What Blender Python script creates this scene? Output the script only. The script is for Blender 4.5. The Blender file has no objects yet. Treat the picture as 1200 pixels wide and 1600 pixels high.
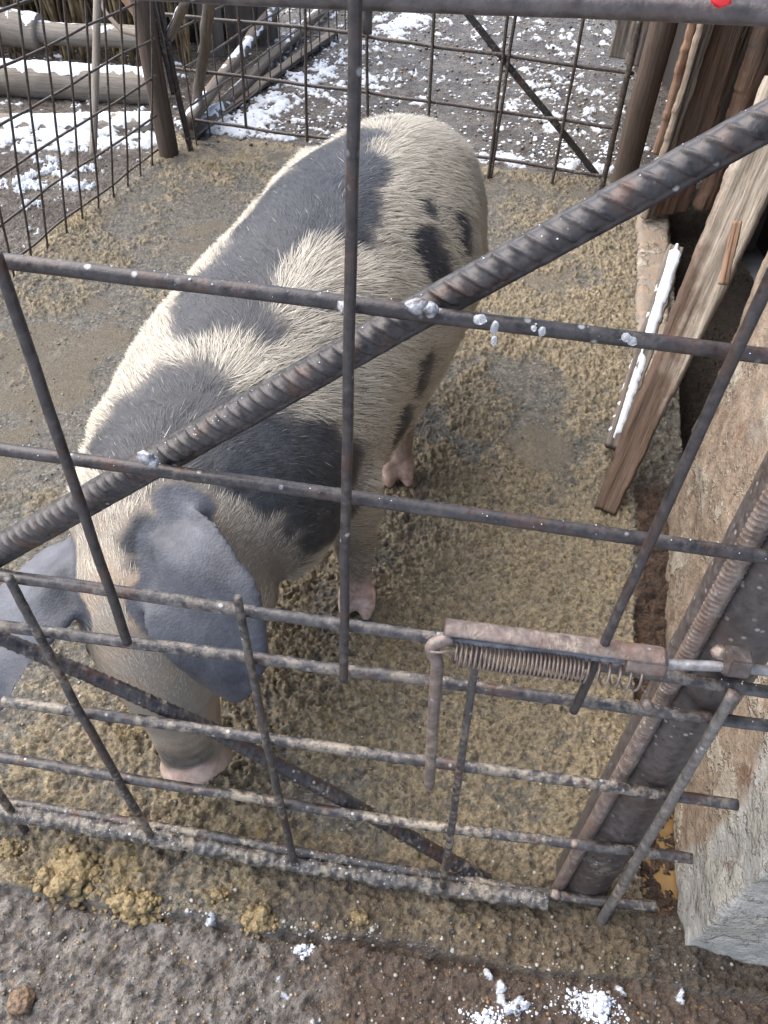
import bpy, bmesh, math, random
import numpy as np
from mathutils import Vector, Matrix
from mathutils.bvhtree import BVHTree

# ---------------------------------------------------------------- camera, sky, sun
S = bpy.context.scene
COL = S.collection
CH = 1.4
# rows: camera axes expressed in world space (slight roll, pitched about 46 degrees down)
_n = np.array([-40.0, -1150.0, -1200.0]); _n /= np.linalg.norm(_n)
_up = -_n
_f = np.array([0, 0, -1.0]); _y = _f - _up * (_f @ _up); _y /= np.linalg.norm(_y)
_x = np.cross(_y, _up)
RM = np.array([_x, _y, _up])
CAM = np.array([0, 0, CH])
cd = bpy.data.cameras.new('camera'); cam = bpy.data.objects.new('camera', cd); COL.objects.link(cam)
cd.sensor_fit = 'VERTICAL'; cd.sensor_height = 36; cd.sensor_width = 27; cd.lens = 27
cd.clip_start = 0.02; cd.clip_end = 500
M4 = Matrix([[*RM[0], 0], [*RM[1], 0], [*RM[2], CH], [0, 0, 0, 1]])
cam.matrix_world = M4
S.camera = cam

W = bpy.data.worlds.new('World'); S.world = W; W.use_nodes = True
wn = W.node_tree.nodes; wl = W.node_tree.links
sky = wn.new('ShaderNodeTexSky'); sky.sky_type = 'NISHITA'; sky.sun_disc = False
SUN_EL, SUN_AZ = math.radians(54), math.radians(-68)     # azimuth measured from +Y towards +X
sky.sun_elevation = SUN_EL; sky.sun_rotation = SUN_AZ
sky.air_density = 1.0; sky.dust_density = 3.0; sky.ozone_density = 1.0
bg = wn['Background']; bg.inputs['Strength'].default_value = 0.13
wl.new(sky.outputs[0], bg.inputs['Color'])
sd = bpy.data.lights.new('sun', 'SUN'); sd.energy = 2.7; sd.angle = math.radians(88); sd.color = (1.0, 0.965, 0.92)
sun = bpy.data.objects.new('sun', sd); COL.objects.link(sun)
sdir = Vector((math.sin(SUN_AZ) * math.cos(SUN_EL), math.cos(SUN_AZ) * math.cos(SUN_EL), math.sin(SUN_EL)))
sun.rotation_euler = sdir.to_track_quat('Z', 'Y').to_euler()
sun.location = sdir * 20
S.view_settings.view_transform = 'Standard'; S.view_settings.look = 'None'
S.view_settings.gamma = 1; S.view_settings.exposure = 1.36
S.cycles.max_bounces = 6

def ray(u, v):
    return RM @ np.array([(u - 600) / 1200.0, -(v - 800) / 1200.0, -1.0])
def onz(u, v, z=0.0):
    d = ray(u, v); return CAM + d * ((z - CH) / d[2])
def onpl(u, v, p, n):
    d = ray(u, v); return CAM + d * (((p - CAM) @ n) / (d @ n))
def depth(p):
    return -((RM.T @ (np.array(p) - CAM))[2])

# ---------------------------------------------------------------- helpers
def tag(o, label=None, cat=None, group=None, kind=None):
    if label: o['label'] = label
    if cat: o['category'] = cat
    if group: o['group'] = group
    if kind: o['kind'] = kind
    return o
def empty(name, loc=(0, 0, 0)):
    o = bpy.data.objects.new(name, None); o.location = loc; o.empty_display_size = 0.1
    COL.objects.link(o); return o
def link(name, me, mat=None, parent=None):
    o = bpy.data.objects.new(name, me); COL.objects.link(o)
    if mat: me.materials.append(mat)
    if parent is not None:
        o.parent = parent
        o.matrix_parent_inverse = Matrix.Translation(parent.location).inverted()
    return o
def mesh(name, V, Fs, mat=None, parent=None, smooth=True, attrs=None):
    V = np.asarray(V, dtype=np.float32)
    me = bpy.data.meshes.new(name)
    if isinstance(Fs, np.ndarray):
        n, k = Fs.shape
        me.vertices.add(len(V)); me.vertices.foreach_set('co', V.ravel())
        me.loops.add(n * k); me.loops.foreach_set('vertex_index', Fs.astype(np.int32).ravel())
        me.polygons.add(n); me.polygons.foreach_set('loop_start', np.arange(0, n * k, k, dtype=np.int32))
        me.update(calc_edges=True)
    else:
        me.from_pydata(V.tolist(), [], Fs)
    me.polygons.foreach_set('use_smooth', np.full(len(me.polygons), smooth))
    if attrs:
        for k_, a in attrs.items():
            at = me.attributes.new(k_, 'FLOAT', 'POINT'); at.data.foreach_set('value', np.asarray(a, np.float32))
    me.update()
    return link(name, me, mat, parent)

class MB:
    def __init__(s): s.V = []; s.F = []; s.n = 0
    def add(s, V, F):
        s.V.append(np.asarray(V, float)); s.F += [tuple(i + s.n for i in f) for f in F]; s.n += len(V)
    def build(s, name, mat, parent=None, smooth=True):
        return mesh(name, np.concatenate(s.V), s.F, mat, parent, smooth)

# numpy value noise
def _h(ix, iy, iz=0, seed=0):
    n = (ix.astype(np.int64) * 374761393 + iy.astype(np.int64) * 668265263 + np.asarray(iz).astype(np.int64) * 2147483647 + seed * 1274126177) & 0xffffffff
    n = ((n ^ (n >> 13)) * 1274126177) & 0xffffffff
    n = (n ^ (n >> 16)) & 0xffffffff
    n = (n * 2246822519) & 0xffffffff
    n = n ^ (n >> 15)
    return (n & 0xffffff) / float(0xffffff)
def vn2(x, y, seed=0):
    ix = np.floor(x); iy = np.floor(y); fx = x - ix; fy = y - iy
    fx = fx * fx * fx * (fx * (fx * 6 - 15) + 10); fy = fy * fy * fy * (fy * (fy * 6 - 15) + 10)
    a = _h(ix, iy, 0, seed); b = _h(ix + 1, iy, 0, seed); c = _h(ix, iy + 1, 0, seed); d = _h(ix + 1, iy + 1, 0, seed)
    return (a * (1 - fx) + b * fx) * (1 - fy) + (c * (1 - fx) + d * fx) * fy
def fbm2(x, y, oct=4, seed=0, gain=.5):
    s = 0; a = 1; t = 0
    for i in range(oct):
        cs, sn = math.cos(.7 * i + .3), math.sin(.7 * i + .3)
        s = s + a * vn2((x * cs - y * sn) * 2.03 ** i + 17.3 * i, (x * sn + y * cs) * 2.03 ** i - 9.1 * i, seed + i); t += a; a *= gain
    return s / t
def vn3(x, y, z, seed=0):
    iz = np.floor(z); fz = z - iz; fz = fz * fz * (3 - 2 * fz)
    def L(k):
        ix = np.floor(x); iy = np.floor(y); fx = x - ix; fy = y - iy
        fx = fx * fx * (3 - 2 * fx); fy = fy * fy * (3 - 2 * fy)
        a = _h(ix, iy, k, seed); b = _h(ix + 1, iy, k, seed); c = _h(ix, iy + 1, k, seed); d = _h(ix + 1, iy + 1, k, seed)
        return (a * (1 - fx) + b * fx) * (1 - fy) + (c * (1 - fx) + d * fx) * fy
    return L(iz) * (1 - fz) + L(iz + 1) * fz
def fbm3(P, sc, oct=3, seed=0):
    P = np.asarray(P) * sc; s = 0; a = 1; t = 0
    for i in range(oct):
        s = s + a * vn3(P[..., 0] * 2 ** i + 5.2 * i, P[..., 1] * 2 ** i + 3.1 * i, P[..., 2] * 2 ** i + 8.7 * i, seed + i); t += a; a *= .5
    return s / t
def worley2(x, y, seed=0):
    ix = np.floor(x); iy = np.floor(y); best = np.full(x.shape, 9.0)
    for dx in (-1, 0, 1):
        for dy in (-1, 0, 1):
            cx = ix + dx; cy = iy + dy
            px = cx + _h(cx, cy, 0, seed); py = cy + _h(cx, cy, 1, seed)
            best = np.minimum(best, (x - px) ** 2 + (y - py) ** 2)
    return np.sqrt(best)
def sstep(a, b, x):
    t = np.clip((x - a) / (b - a), 0, 1); return t * t * (3 - 2 * t)

# ---------------------------------------------------------------- node helper
class NT:
    def __init__(s, name):
        s.m = bpy.data.materials.new(name); s.m.use_nodes = True
        s.t = s.m.node_tree; s.n = s.t.nodes; s.l = s.t.links
        s.b = s.n['Principled BSDF']
        s.co = s.n.new('ShaderNodeTexCoord').outputs['Object']
    def set(s, sock, v):
        if isinstance(v, bpy.types.NodeSocket): s.l.new(v, sock)
        elif v is not None:
            if hasattr(sock, 'default_value') and hasattr(sock.default_value, '__len__') and len(v) == 3 and len(sock.default_value) == 4: v = (*v, 1)
            sock.default_value = v
    def noise(s, scale, detail=4, rough=.55, vec=None, dist=0, col=False):
        n = s.n.new('ShaderNodeTexNoise'); n.inputs['Scale'].default_value = scale; n.inputs['Detail'].default_value = detail
        n.inputs['Roughness'].default_value = rough; n.inputs['Distortion'].default_value = dist
        s.l.new(vec or s.co, n.inputs['Vector']); return n.outputs['Color' if col else 'Fac']
    def vor(s, scale, feat='F1', vec=None, out='Distance'):
        n = s.n.new('ShaderNodeTexVoronoi'); n.feature = feat; n.inputs['Scale'].default_value = scale
        s.l.new(vec or s.co, n.inputs['Vector']); return n.outputs[out]
    def map(s, sc=(1, 1, 1), rot=(0, 0, 0)):
        n = s.n.new('ShaderNodeMapping'); n.inputs['Scale'].default_value = sc; n.inputs['Rotation'].default_value = rot
        s.l.new(s.co, n.inputs['Vector']); return n.outputs[0]
    def rng(s, f, a, b, c=0, d=1):
        n = s.n.new('ShaderNodeMapRange'); n.clamp = True
        s.set(n.inputs[0], f)
        for i, v in enumerate((a, b, c, d)): n.inputs[i + 1].default_value = v
        return n.outputs[0]
    def math(s, op, a, b=0.0, c=None):
        n = s.n.new('ShaderNodeMath'); n.operation = op; s.set(n.inputs[0], a); s.set(n.inputs[1], b)
        if c is not None: s.set(n.inputs[2], c)
        return n.outputs[0]
    def mix(s, f, a, b):
        n = s.n.new('ShaderNodeMix'); n.data_type = 'RGBA'
        s.set(n.inputs[0], f); s.set(n.inputs[6], a); s.set(n.inputs[7], b); return n.outputs[2]
    def mul(s, a, b, f=1.0):
        n = s.n.new('ShaderNodeMix'); n.data_type = 'RGBA'; n.blend_type = 'MULTIPLY'
        s.set(n.inputs[0], f); s.set(n.inputs[6], a); s.set(n.inputs[7], b); return n.outputs[2]
    def attr(s, name):
        n = s.n.new('ShaderNodeAttribute'); n.attribute_name = name; return n.outputs['Fac']
    def bump(s, h, strength=.5, dist=.005, nrm=None):
        n = s.n.new('ShaderNodeBump'); n.inputs['Strength'].default_value = strength; n.inputs['Distance'].default_value = dist
        s.l.new(h, n.inputs['Height'])
        if nrm: s.l.new(nrm, n.inputs['Normal'])
        return n.outputs[0]
    def sep(s, vec=None):
        n = s.n.new('ShaderNodeSeparateXYZ'); s.l.new(vec or s.co, n.inputs[0]); return n.outputs
    def done(s, col, rough=.6, metal=0.0, nrm=None, spec=None):
        s.set(s.b.inputs['Base Color'], col); s.set(s.b.inputs['Roughness'], rough); s.set(s.b.inputs['Metallic'], metal)
        if nrm: s.l.new(nrm, s.b.inputs['Normal'])
        if spec is not None: s.set(s.b.inputs['Specular IOR Level'], spec)
        return s.m

# tubes along a polyline -------------------------------------------------------
def frames(P):
    T = np.gradient(P, axis=0); T /= np.linalg.norm(T, axis=1)[:, None]
    a = np.array([0, 0, 1.0]) if abs(T[0][2]) < .9 else np.array([0, 1.0, 0])
    N = np.zeros_like(P); B = np.zeros_like(P)
    for i in range(len(P)):
        b = np.cross(T[i], a); b /= np.linalg.norm(b); n = np.cross(b, T[i]); N[i] = n; B[i] = b; a = n
    return T, N, B
def tube(P, r, seg=12, rfun=None, caps=True):
    """P (n,3) path; r scalar or array; rfun(s, theta)->extra radius. returns V, F"""
    P = np.asarray(P, float); n = len(P)
    s = np.concatenate([[0], np.cumsum(np.linalg.norm(np.diff(P, axis=0), axis=1))])
    T, N, B = frames(P); th = np.linspace(0, 2 * math.pi, seg, endpoint=False)
    R = np.broadcast_to(np.asarray(r, float).reshape(-1, 1) if np.ndim(r) else r, (n, seg)).astype(float).copy()
    if rfun is not None: R = R + rfun(s[:, None], th[None, :])
    V = P[:, None, :] + R[..., None] * (np.cos(th)[None, :, None] * N[:, None, :] + np.sin(th)[None, :, None] * B[:, None, :])
    V = V.reshape(-1, 3)
    i = np.arange(n - 1)[:, None] * seg; j = np.arange(seg)[None, :]; k = (j + 1) % seg
    F = np.stack([i + j, i + k, i + seg + k, i + seg + j], -1).reshape(-1, 4)[:, ::-1].tolist()
    if caps:
        V = np.concatenate([V, [P[0]], [P[-1]]]); a = len(V) - 2; b = len(V) - 1
        F += [(a, q, (q + 1) % seg) for q in range(seg)]
        o = (n - 1) * seg
        F += [(b, o + (q + 1) % seg, o + q) for q in range(seg)]
    return V, F
def line(p0, p1, step=.02, wob=0.0, seed=0):
    p0 = np.array(p0, float); p1 = np.array(p1, float); n = max(2, int(np.linalg.norm(p1 - p0) / step) + 1)
    t = np.linspace(0, 1, n)[:, None]; P = p0 + (p1 - p0) * t
    if wob:
        q = np.linspace(0, np.linalg.norm(p1 - p0) * 3, n)
        for c in range(3): P[:, c] += wob * (2 * fbm2(q, q * 0 + seed * 3.7 + c * 11, 2, seed) - 1)
    return P
def resample(pts, step):
    pts = np.array(pts, float); s = np.concatenate([[0], np.cumsum(np.linalg.norm(np.diff(pts, axis=0), axis=1))])
    q = np.linspace(0, s[-1], max(3, int(s[-1] / step)))
    return np.stack([np.interp(q, s, pts[:, c]) for c in range(3)], 1)
def ribs(h, pitch, slant=.35):
    def f(s, t):
        side = (np.sin(t) > 0)
        ph = s / pitch + np.where(side, .5, 0) + slant * np.cos(t)
        w = np.abs(((ph % 1) - .5) * 2)
        rib = np.clip(1 - w * 2.4, 0, 1); rib = rib * rib * (3 - 2 * rib)
        env = np.clip(np.abs(np.sin(t)) * 1.5 - .12, 0, 1)
        lon = np.exp(-(np.abs(np.sin(t)) / .16) ** 2)
        return h * (rib * env + 1.15 * lon)
    return f
def lump(r, seed, squash=1.0, sub=3, amp=.35, freq=1.6):
    bm = bmesh.new(); bmesh.ops.create_icosphere(bm, subdivisions=sub, radius=1)
    V = np.array([v.co[:] for v in bm.verts]); F = [[v.index for v in f.verts] for f in bm.faces]; bm.free()
    n = fbm3(V + seed * 7.7, freq, 4, seed)
    V = V * (1 + amp * (2 * n - 1))[:, None] * r; V[:, 2] *= squash
    return V, F
def box(c, sx, sy, sz):
    x, y, z = sx / 2, sy / 2, sz / 2
    V = np.array([[-x, -y, -z], [x, -y, -z], [x, y, -z], [-x, y, -z], [-x, -y, z], [x, -y, z], [x, y, z], [-x, y, z]]) + np.array(c)
    return V, [(0, 3, 2, 1), (4, 5, 6, 7), (0, 1, 5, 4), (1, 2, 6, 5), (2, 3, 7, 6), (3, 0, 4, 7)]
# ---------------------------------------------------------------- ground
EDGE_Y = np.array([-2, .30, .47, .82, 1.37, 1.46, 3.05, 5]); EDGE_X = np.array([.44, .450, .468, .526, .637, .655, .985, 1.35])
def floor_edge(y): return np.interp(y, EDGE_Y, EDGE_X)
def front_edge(x): return .372 - .10 * (x + .1) + .012 * (2 * fbm2(x * 14, x * 0 + 3, 3, 5) - 1)
def ground_fn(X, Y):
    """height and surface attributes of the whole yard"""
    big = fbm2(X * 2.2, Y * 2.2, 3, 11); med = fbm2(X * 9, Y * 9, 4, 12); fine = fbm2(X * 55, Y * 55, 4, 13, .6)
    wl_ = worley2(X * 75 + 3 * fine, Y * 75, 14); wl2 = worley2(X * 160, Y * 160 + 2 * med, 15)
    # muck amount: thick along the left and the front, thin over the wet patches
    m = .50 + .9 * (big - .5) + .9 * (med - .5)
    m = m + .22 * np.exp(-(((X + .62) / .25) ** 2 + ((Y - 1.55) / .8) ** 2)) + .30 * np.exp(-(((X + .45) / .35) ** 2 + ((Y - .62) / .22) ** 2))
    m = m + .30 * np.exp(-(((X + .35) / .22) ** 2 + ((Y - .44) / .07) ** 2))
    m = m - .45 * np.exp(-(((X + .72) / .30) ** 2 + ((Y - 2.75) / .5) ** 2)) - .42 * np.exp(-(((X + .95) / .16) ** 2 + ((Y - 1.75) / .45) ** 2)) - .25 * np.exp(-(((X + .55) / .10) ** 2 + ((Y - .95) / .3) ** 2))
    m = m + .22 * sstep(-.2, .2, X) * sstep(3.4, 2, Y) - .15 * np.exp(-(((X - .45) / .15) ** 2 + ((Y - 1.9) / .35) ** 2))
    muck = sstep(.25, .75, m + .35 * (fine - .5))
    inpen = sstep(-.01, .02, floor_edge(Y) - X) * sstep(-.006, .006, Y - front_edge(X)) * sstep(3.62, 3.5, Y + .19 * X)
    lumpy = np.clip(1 - wl_ * 1.25, 0, 1) ** 1.3; lumpy2 = np.clip(1 - wl2 * 1.2, 0, 1)
    fine2 = np.abs(2 * fbm2(X * 38, Y * 38, 4, 19, .6) - 1)
    h = .004 * (big - .5) + .0085 * (.25 + .75 * muck) * (lumpy * 1.1 + 1.1 * (fine - .5)) + .0042 * lumpy2 * (.55 + .45 * muck) + .008 * fine2 * (.2 + .8 * muck)
    wx = X + .006 * (2 * fbm2(X * 60, Y * 60, 2, 71) - 1); wy = Y + .006 * (2 * fbm2(X * 60, Y * 60, 2, 72) - 1)
    c1 = sstep(.50, .60, fbm2(wx * 62, wy * 62, 3, 73, .6)); c2 = sstep(.50, .60, fbm2(wx * 125, wy * 125, 2, 74, .6)); c3 = sstep(.52, .60, fbm2(wx * 30, wy * 30, 4, 75, .6))
    crumb = np.clip(.55 * c1 + .35 * c2 + .45 * c3, 0, 1.2) * (.30 + .70 * muck)
    h = h + .0060 * c1 * (.10 + .90 * muck) + .0036 * c2 * (.25 + .75 * muck) + .0060 * c3 * (.05 + .95 * muck)
    pud = sstep(.60, .66, fbm2(X * 3.3 + 4, Y * 3.3, 3, 77)) * sstep(.6, .3, m)
    pud = np.maximum(pud, sstep(.5, .75, np.exp(-(((X - .42) / .13) ** 2 + ((Y - 1.60) / .16) ** 2)) + .25 * (fbm2(X * 16, Y * 16, 3, 78) - .5)))
    h = h * (1 - pud * .8) + .0055 * pud
    thick = sstep(.74, 1.0, m + .25 * (fbm2(X * 24, Y * 24, 3, 16) - .5)) * sstep(.15, -.1, X)
    h = h + .008 * thick * fbm2(X * 42, Y * 42, 3, 17) * inpen
    # front: slab edge drops to rough trampled ground
    out = 1 - sstep(-.006, .006, Y - front_edge(X))
    crack = np.exp(-((Y - front_edge(X) + .008) / .006) ** 2)
    h = h * (1 - out) + out * (-.012 + .0055 * c1 + .004 * c2 + .012 * (fbm2(X * 20, Y * 20, 4, 30, .6) - .5) + .004 * lumpy2 + .004 * fine)
    h = h - .024 * crack * sstep(.35, .2, X) * (.3 + .7 * sstep(.35, .6, fbm2(X * 9, X * 0 + 8, 2, 6)))
    # gutter along the shed wall
    d = X - floor_edge(Y)
    gut = sstep(-.004, .010, d) * sstep(.11, .095, d) * sstep(.40, .44, Y) * sstep(1.5, 1.44, Y)
    h = h - (.052 - .034 * sstep(.98, 1.12, Y)) * gut + .019 * gut * (.5 * fine + med + .6 * (big - .5))
    # yard beyond the pen and to the left
    yard = np.maximum(sstep(3.52, 3.60, Y + .19 * X), sstep(.0, .05, -1.36 - .262 * (2.38 - Y) - X) * (Y > 1))
    h = h * (1 - yard * .55) + yard * (.010 * (fbm2(X * 8, Y * 8, 5, 40, .6) - .5) + .004 * lumpy2)
    shade_pit = sstep(.0, .03, X - floor_edge(Y) - .13) * sstep(1.40, 1.44, Y) * sstep(3.35, 3.3, Y)  # sunken floor added so the opening behind the boards stays dark
    h = h - .20 * shade_pit
    # snow
    sn = fbm2(X * 13, Y * 13, 4, 50, .65) + .35 * (fbm2(X * 70, Y * 70, 2, 51) - .5)
    rt = .20 * np.exp(-(((X - .85) / .28) ** 2 + ((Y - 4.3) / .6) ** 2)) + .27 * np.exp(-(((X - .45) / .7) ** 2 + ((Y + .19 * X - 3.64) / .10) ** 2))
    lf = .26 * np.exp(-(((X + .75) / .35) ** 2 + ((Y - 3.85) / .22) ** 2)) + .22 * np.exp(-((X + .75 - .42 * (Y - 3.9)) / .13) ** 2) * (Y > 3.7) + .10 * np.exp(-(((X + .1) / .3) ** 2 + ((Y - 4.4) / .5) ** 2))
    l2 = .40 * np.exp(-(((X + 1.75) / .75) ** 2 + ((Y - 3.62 - .10 * (X + 1.7)) / .17) ** 2)) + .28 * np.exp(-(((X + 1.45) / .18) ** 2 + ((Y - 3.15) / .2) ** 2)) + .2 * np.exp(-(((X + 1.9) / .3) ** 2 + ((Y - 2.9) / .12) ** 2))
    far = .08 * sstep(4.9, 5.6, Y)
    sn = sn + (rt + lf + l2 + far) * yard - .128
    sn = sn + out * (.22 * np.exp(-(((X - .355) / .035) ** 2 + ((Y - .290) / .020) ** 2)) + .19 * np.exp(-(((X - .185) / .028) ** 2 + ((Y - .262) / .014) ** 2)) + .16 * np.exp(-(((X - .26) / .05) ** 2 + ((Y - .285) / .02) ** 2)))
    sn = sn + .32 * np.exp(-(((X + .108) / .014) ** 2 + ((Y - .353) / .009) ** 2))
    snow = sstep(.59, .67, sn) * np.clip(yard + out + (np.abs(X + .108) < .03) * (Y < .375), 0, 1)
    h = h + snow * (.005 + .012 * sstep(.63, .78, sn) + .005 * lumpy)
    # concrete lip under the left logs
    stain = sstep(.0, .28, X + .20 + .5 * (fbm2(X * 7, Y * 7, 3, 60) - .5)) * sstep(.55, .40, Y)
    return h, dict(muck=np.clip(.42 * muck + .62 * crumb, 0, 1) * inpen, thick=thick * inpen, snow=snow, out=out, yard=yard, gut=gut, pud=pud * inpen, shade_pit=shade_pit, stain=stain, fine=lumpy2, lump=lumpy)
m = NT('ground_surface')
A = {k: m.attr(k) for k in ('muck', 'thick', 'snow', 'out', 'yard', 'gut', 'pud', 'shade_pit', 'stain', 'fine', 'lump')}
nA = m.noise(30, 6, .65); nB = m.noise(170, 4, .7); nC = m.noise(5, 4, .6); nD = m.noise(75, 4, .7)
vc = m.vor(150, out='Color'); vsep = m.n.new('ShaderNodeSeparateColor'); m.l.new(vc, vsep.inputs[0])
# concrete with exposed aggregate, damp
conc = m.mix(m.rng(nA, .35, .65), (.070, .066, .056), (.19, .172, .135))
stone = m.mix(vsep.outputs[0], (.020, .021, .022), (.25, .23, .195))
conc = m.mix(m.rng(vsep.outputs[1], .45, .65, 0, .6), conc, stone)
conc = m.mix(m.rng(vsep.outputs[2], .94, .96, 0, .6), conc, (.28, .17, .08))
muckc = m.mix(m.rng(nD, .35, .65), (.135, .100, .058), (.50, .405, .26))
muckc = m.mix(m.rng(nC, .4, .62), muckc, m.mix(m.rng(nB, .3, .7), (.125, .098, .060), (.43, .36, .235)))
thickc = m.mix(m.rng(nB, .3, .7), (.19, .140, .070), (.42, .33, .18))
c_ = m.mix(m.math('MULTIPLY', m.rng(m.math('ADD', A['muck'], m.math('MULTIPLY', m.math('SUBTRACT', nD, .5), .9)), .25, .6), .92), conc, muckc)
c_ = m.mix(m.rng(m.math('ADD', A['thick'], m.math('MULTIPLY', m.math('SUBTRACT', nB, .5), .5)), .3, .6), c_, thickc)
chips = m.mix(vsep.outputs[1], (.05, .045, .04), (.33, .30, .25))
c_ = m.mix(m.rng(vsep.outputs[0], .80, .84, 0, .55), c_, chips)
outc = m.mix(m.rng(nA, .38, .62), (.085, .072, .062), (.28, .255, .23))
outc = m.mix(m.rng(nD, .55, .7, 0, .6), outc, (.06, .045, .038))
outc = m.mix(m.math('MULTIPLY', A['stain'], .8), outc, m.mix(m.rng(nB, .3, .7), (.045, .029, .020), (.15, .10, .068)))
outc = m.mix(m.rng(vsep.outputs[2], .96, .97, 0, .4), outc, (.34, .22, .10))
c_ = m.mix(A['out'], c_, outc)
stn = m.math('MULTIPLY', A['stain'], m.math('SUBTRACT', 1.0, A['out']))
c_ = m.mix(m.math('MULTIPLY', stn, .55), c_, (.085, .058, .040))
yc = m.mix(m.rng(nA, .35, .65), (.050, .040, .034), (.15, .128, .105))
yc = m.mix(m.rng(vsep.outputs[0], .7, .78, 0, .5), yc, chips)
yc = m.mix(m.rng(nC, .45, .6, 0, .7), yc, (.040, .026, .020))
c_ = m.mix(A['yard'], c_, yc)
c_ = m.mix(A['shade_pit'], c_, m.mix(nA, (.012, .009, .007), (.035, .025, .018)))  # near-black colour paints the opening's shade onto the sunken floor
c_ = m.mix(m.math('MULTIPLY', A['pud'], .7), c_, (.16, .13, .088))
c_ = m.mix(A['gut'], c_, m.mix(m.rng(nA, .4, .6), (.035, .022, .016), (.10, .062, .04)))
sna = m.rng(m.math('ADD', A['snow'], m.math('MULTIPLY', m.math('SUBTRACT', nB, .5), 1.6)), .30, .75)
c_ = m.mix(sna, c_, (.70, .74, .80))
wet = m.rng(m.noise(11, 4, .6), .38, .62)
rg_ = m.rng(wet, 0, 1, .12, .36)
rg_ = m.math('ADD', m.math('MULTIPLY', rg_, m.math('SUBTRACT', 1.0, m.math('MULTIPLY', A['pud'], .7))), m.math('MULTIPLY', A['out'], .25)); rg_ = m.math('ADD', rg_, m.math('MULTIPLY', sna, .3))
hb = m.math('ADD', m.math('MULTIPLY', nB, 1.0), m.math('MULTIPLY', m.noise(420, 3, .6), .5)); hb = m.math('ADD', hb, m.math('MULTIPLY', nD, 1.2))
m.done(c_, rg_, 0, m.bump(hb, 1.0, .0075), .42)
groundM = m.m
def sheet(name, xs, ys):
    X, Y = np.meshgrid(xs, ys); h, at = ground_fn(X, Y)
    V = np.stack([X, Y, h], -1).reshape(-1, 3); nx, ny = len(xs), len(ys)
    i = (np.arange(ny - 1)[:, None] * nx + np.arange(nx - 1)[None]).ravel()
    F = np.stack([i, i + 1, i + nx + 1, i + nx], -1)
    o = mesh(name, V, F, groundM, None, True, {k: v.ravel() for k, v in at.items()})
    return tag(o, kind='structure')
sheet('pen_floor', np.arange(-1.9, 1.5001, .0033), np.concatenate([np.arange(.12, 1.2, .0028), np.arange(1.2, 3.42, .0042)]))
sheet('yard_ground', np.arange(-4.6, 3.6, .012), np.arange(3.4158, 7.6, .011))
sheet('side_ground', np.concatenate([np.arange(-6, -1.88, .014)]), np.arange(.0, 3.43, .014))
g = NT('far_ground'); g.done(g.mix(g.rng(g.noise(2, 6), .4, .6), (.10, .085, .07), (.6, .62, .66)), .7)
tag(mesh('ground', [(-80, -80, -.30), (80, -80, -.30), (80, 80, -.30), (-80, 80, -.30)], [(0, 1, 2, 3)], g.m), kind='structure')

# standing water in the gutter, stained orange
m = NT('gutter_water'); m.done(m.mix(m.rng(m.noise(18, 4), .35, .65), (.11, .068, .027), (.20, .125, .052)), .06, 0, m.bump(m.noise(60, 2), .08, .002), .6)
ys = np.linspace(.42, 1.12, 30); V = []; 
for y in ys: V += [(floor_edge(y) - .004, y, -.024), (floor_edge(y) + .11, y, -.024)]
tag(mesh('gutter_water', V, [(2 * i, 2 * i + 1, 2 * i + 3, 2 * i + 2) for i in range(29)], m.m), kind='structure')

# loose grit, straw bits and snow crumbs
rg = np.random.default_rng(5)
def scatter(name, n, posf, rmin, rmax, mat, seed, squash=.7, sub=1, emb=.3, amp=.45):
    P = posf(n); h, at = ground_fn(P[:, 0], P[:, 1]); bases = [lump(1, seed + k, squash, sub, amp) for k in range(8)]
    Vs = []; Fs = []; off = 0; rnd = []
    R = rmin + (rmax - rmin) * rg.random(len(P)) ** 2.5
    for i in range(len(P)):
        V, F = bases[i % 8]; a = rg.random() * 6.28; c, s = math.cos(a), math.sin(a)
        Q = V * R[i]; Q = np.stack([Q[:, 0] * c - Q[:, 1] * s, Q[:, 0] * s + Q[:, 1] * c, Q[:, 2]], 1)
        Vs.append(Q + [P[i, 0], P[i, 1], h[i] + R[i] * emb]); Fs.append(np.array(F) + off); off += len(V); rnd.append(np.full(len(V), rg.random()))
    return mesh(name, np.concatenate(Vs), np.concatenate(Fs), mat, None, True, {'rnd': np.concatenate(rnd)})
m = NT('grit'); r_ = m.attr('rnd')
cr_ = m.n.new('ShaderNodeValToRGB'); m.l.new(r_, cr_.inputs[0]); e = cr_.color_ramp; e.interpolation = 'CONSTANT'
e.elements[0].color = (.05, .048, .045, 1); e.elements[1].position = .3; e.elements[1].color = (.16, .14, .115, 1)
for p_, c in ((.6, (.30, .28, .24, 1)), (.78, (.22, .135, .075, 1)), (.90, (.22, .17, .09, 1)), (.96, (.36, .34, .31, 1))):
    q = e.elements.new(p_); q.color = c
m.done(cr_.outputs[0], .35, 0, m.bump(m.noise(300, 3), .3, .001)); gritM = m.m
def pos_pen(n):
    y = .1 + 3.3 * rg.random(n) ** 1.3; x = -1.5 + rg.random(n) * (floor_edge(y) + 1.5); return np.stack([x, y], 1)
tag(scatter('grit', 5200, pos_pen, .0012, .0042, gritM, 3), kind='stuff')
def pos_front(n): return np.stack([-.7 + 1.3 * rg.random(n), .16 + .24 * rg.random(n)], 1)
tag(scatter('doorstep_grit', 2200, pos_front, .0006, .0036, gritM, 43), kind='stuff')
def pos_yard(n):
    y = 3.6 + 3.4 * rg.random(n); x = -1.0 + rg.random(n) * 2.6; return np.stack([x, y], 1)
tag(scatter('gravel', 3500, pos_yard, .002, .012, gritM, 13), kind='stuff')
m = NT('snow'); m.done(m.mix(m.noise(60, 3), (.60, .64, .72), (.78, .81, .86)), .6, 0, m.bump(m.noise(220, 4), .6, .003), .3); snowM = m.m
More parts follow.
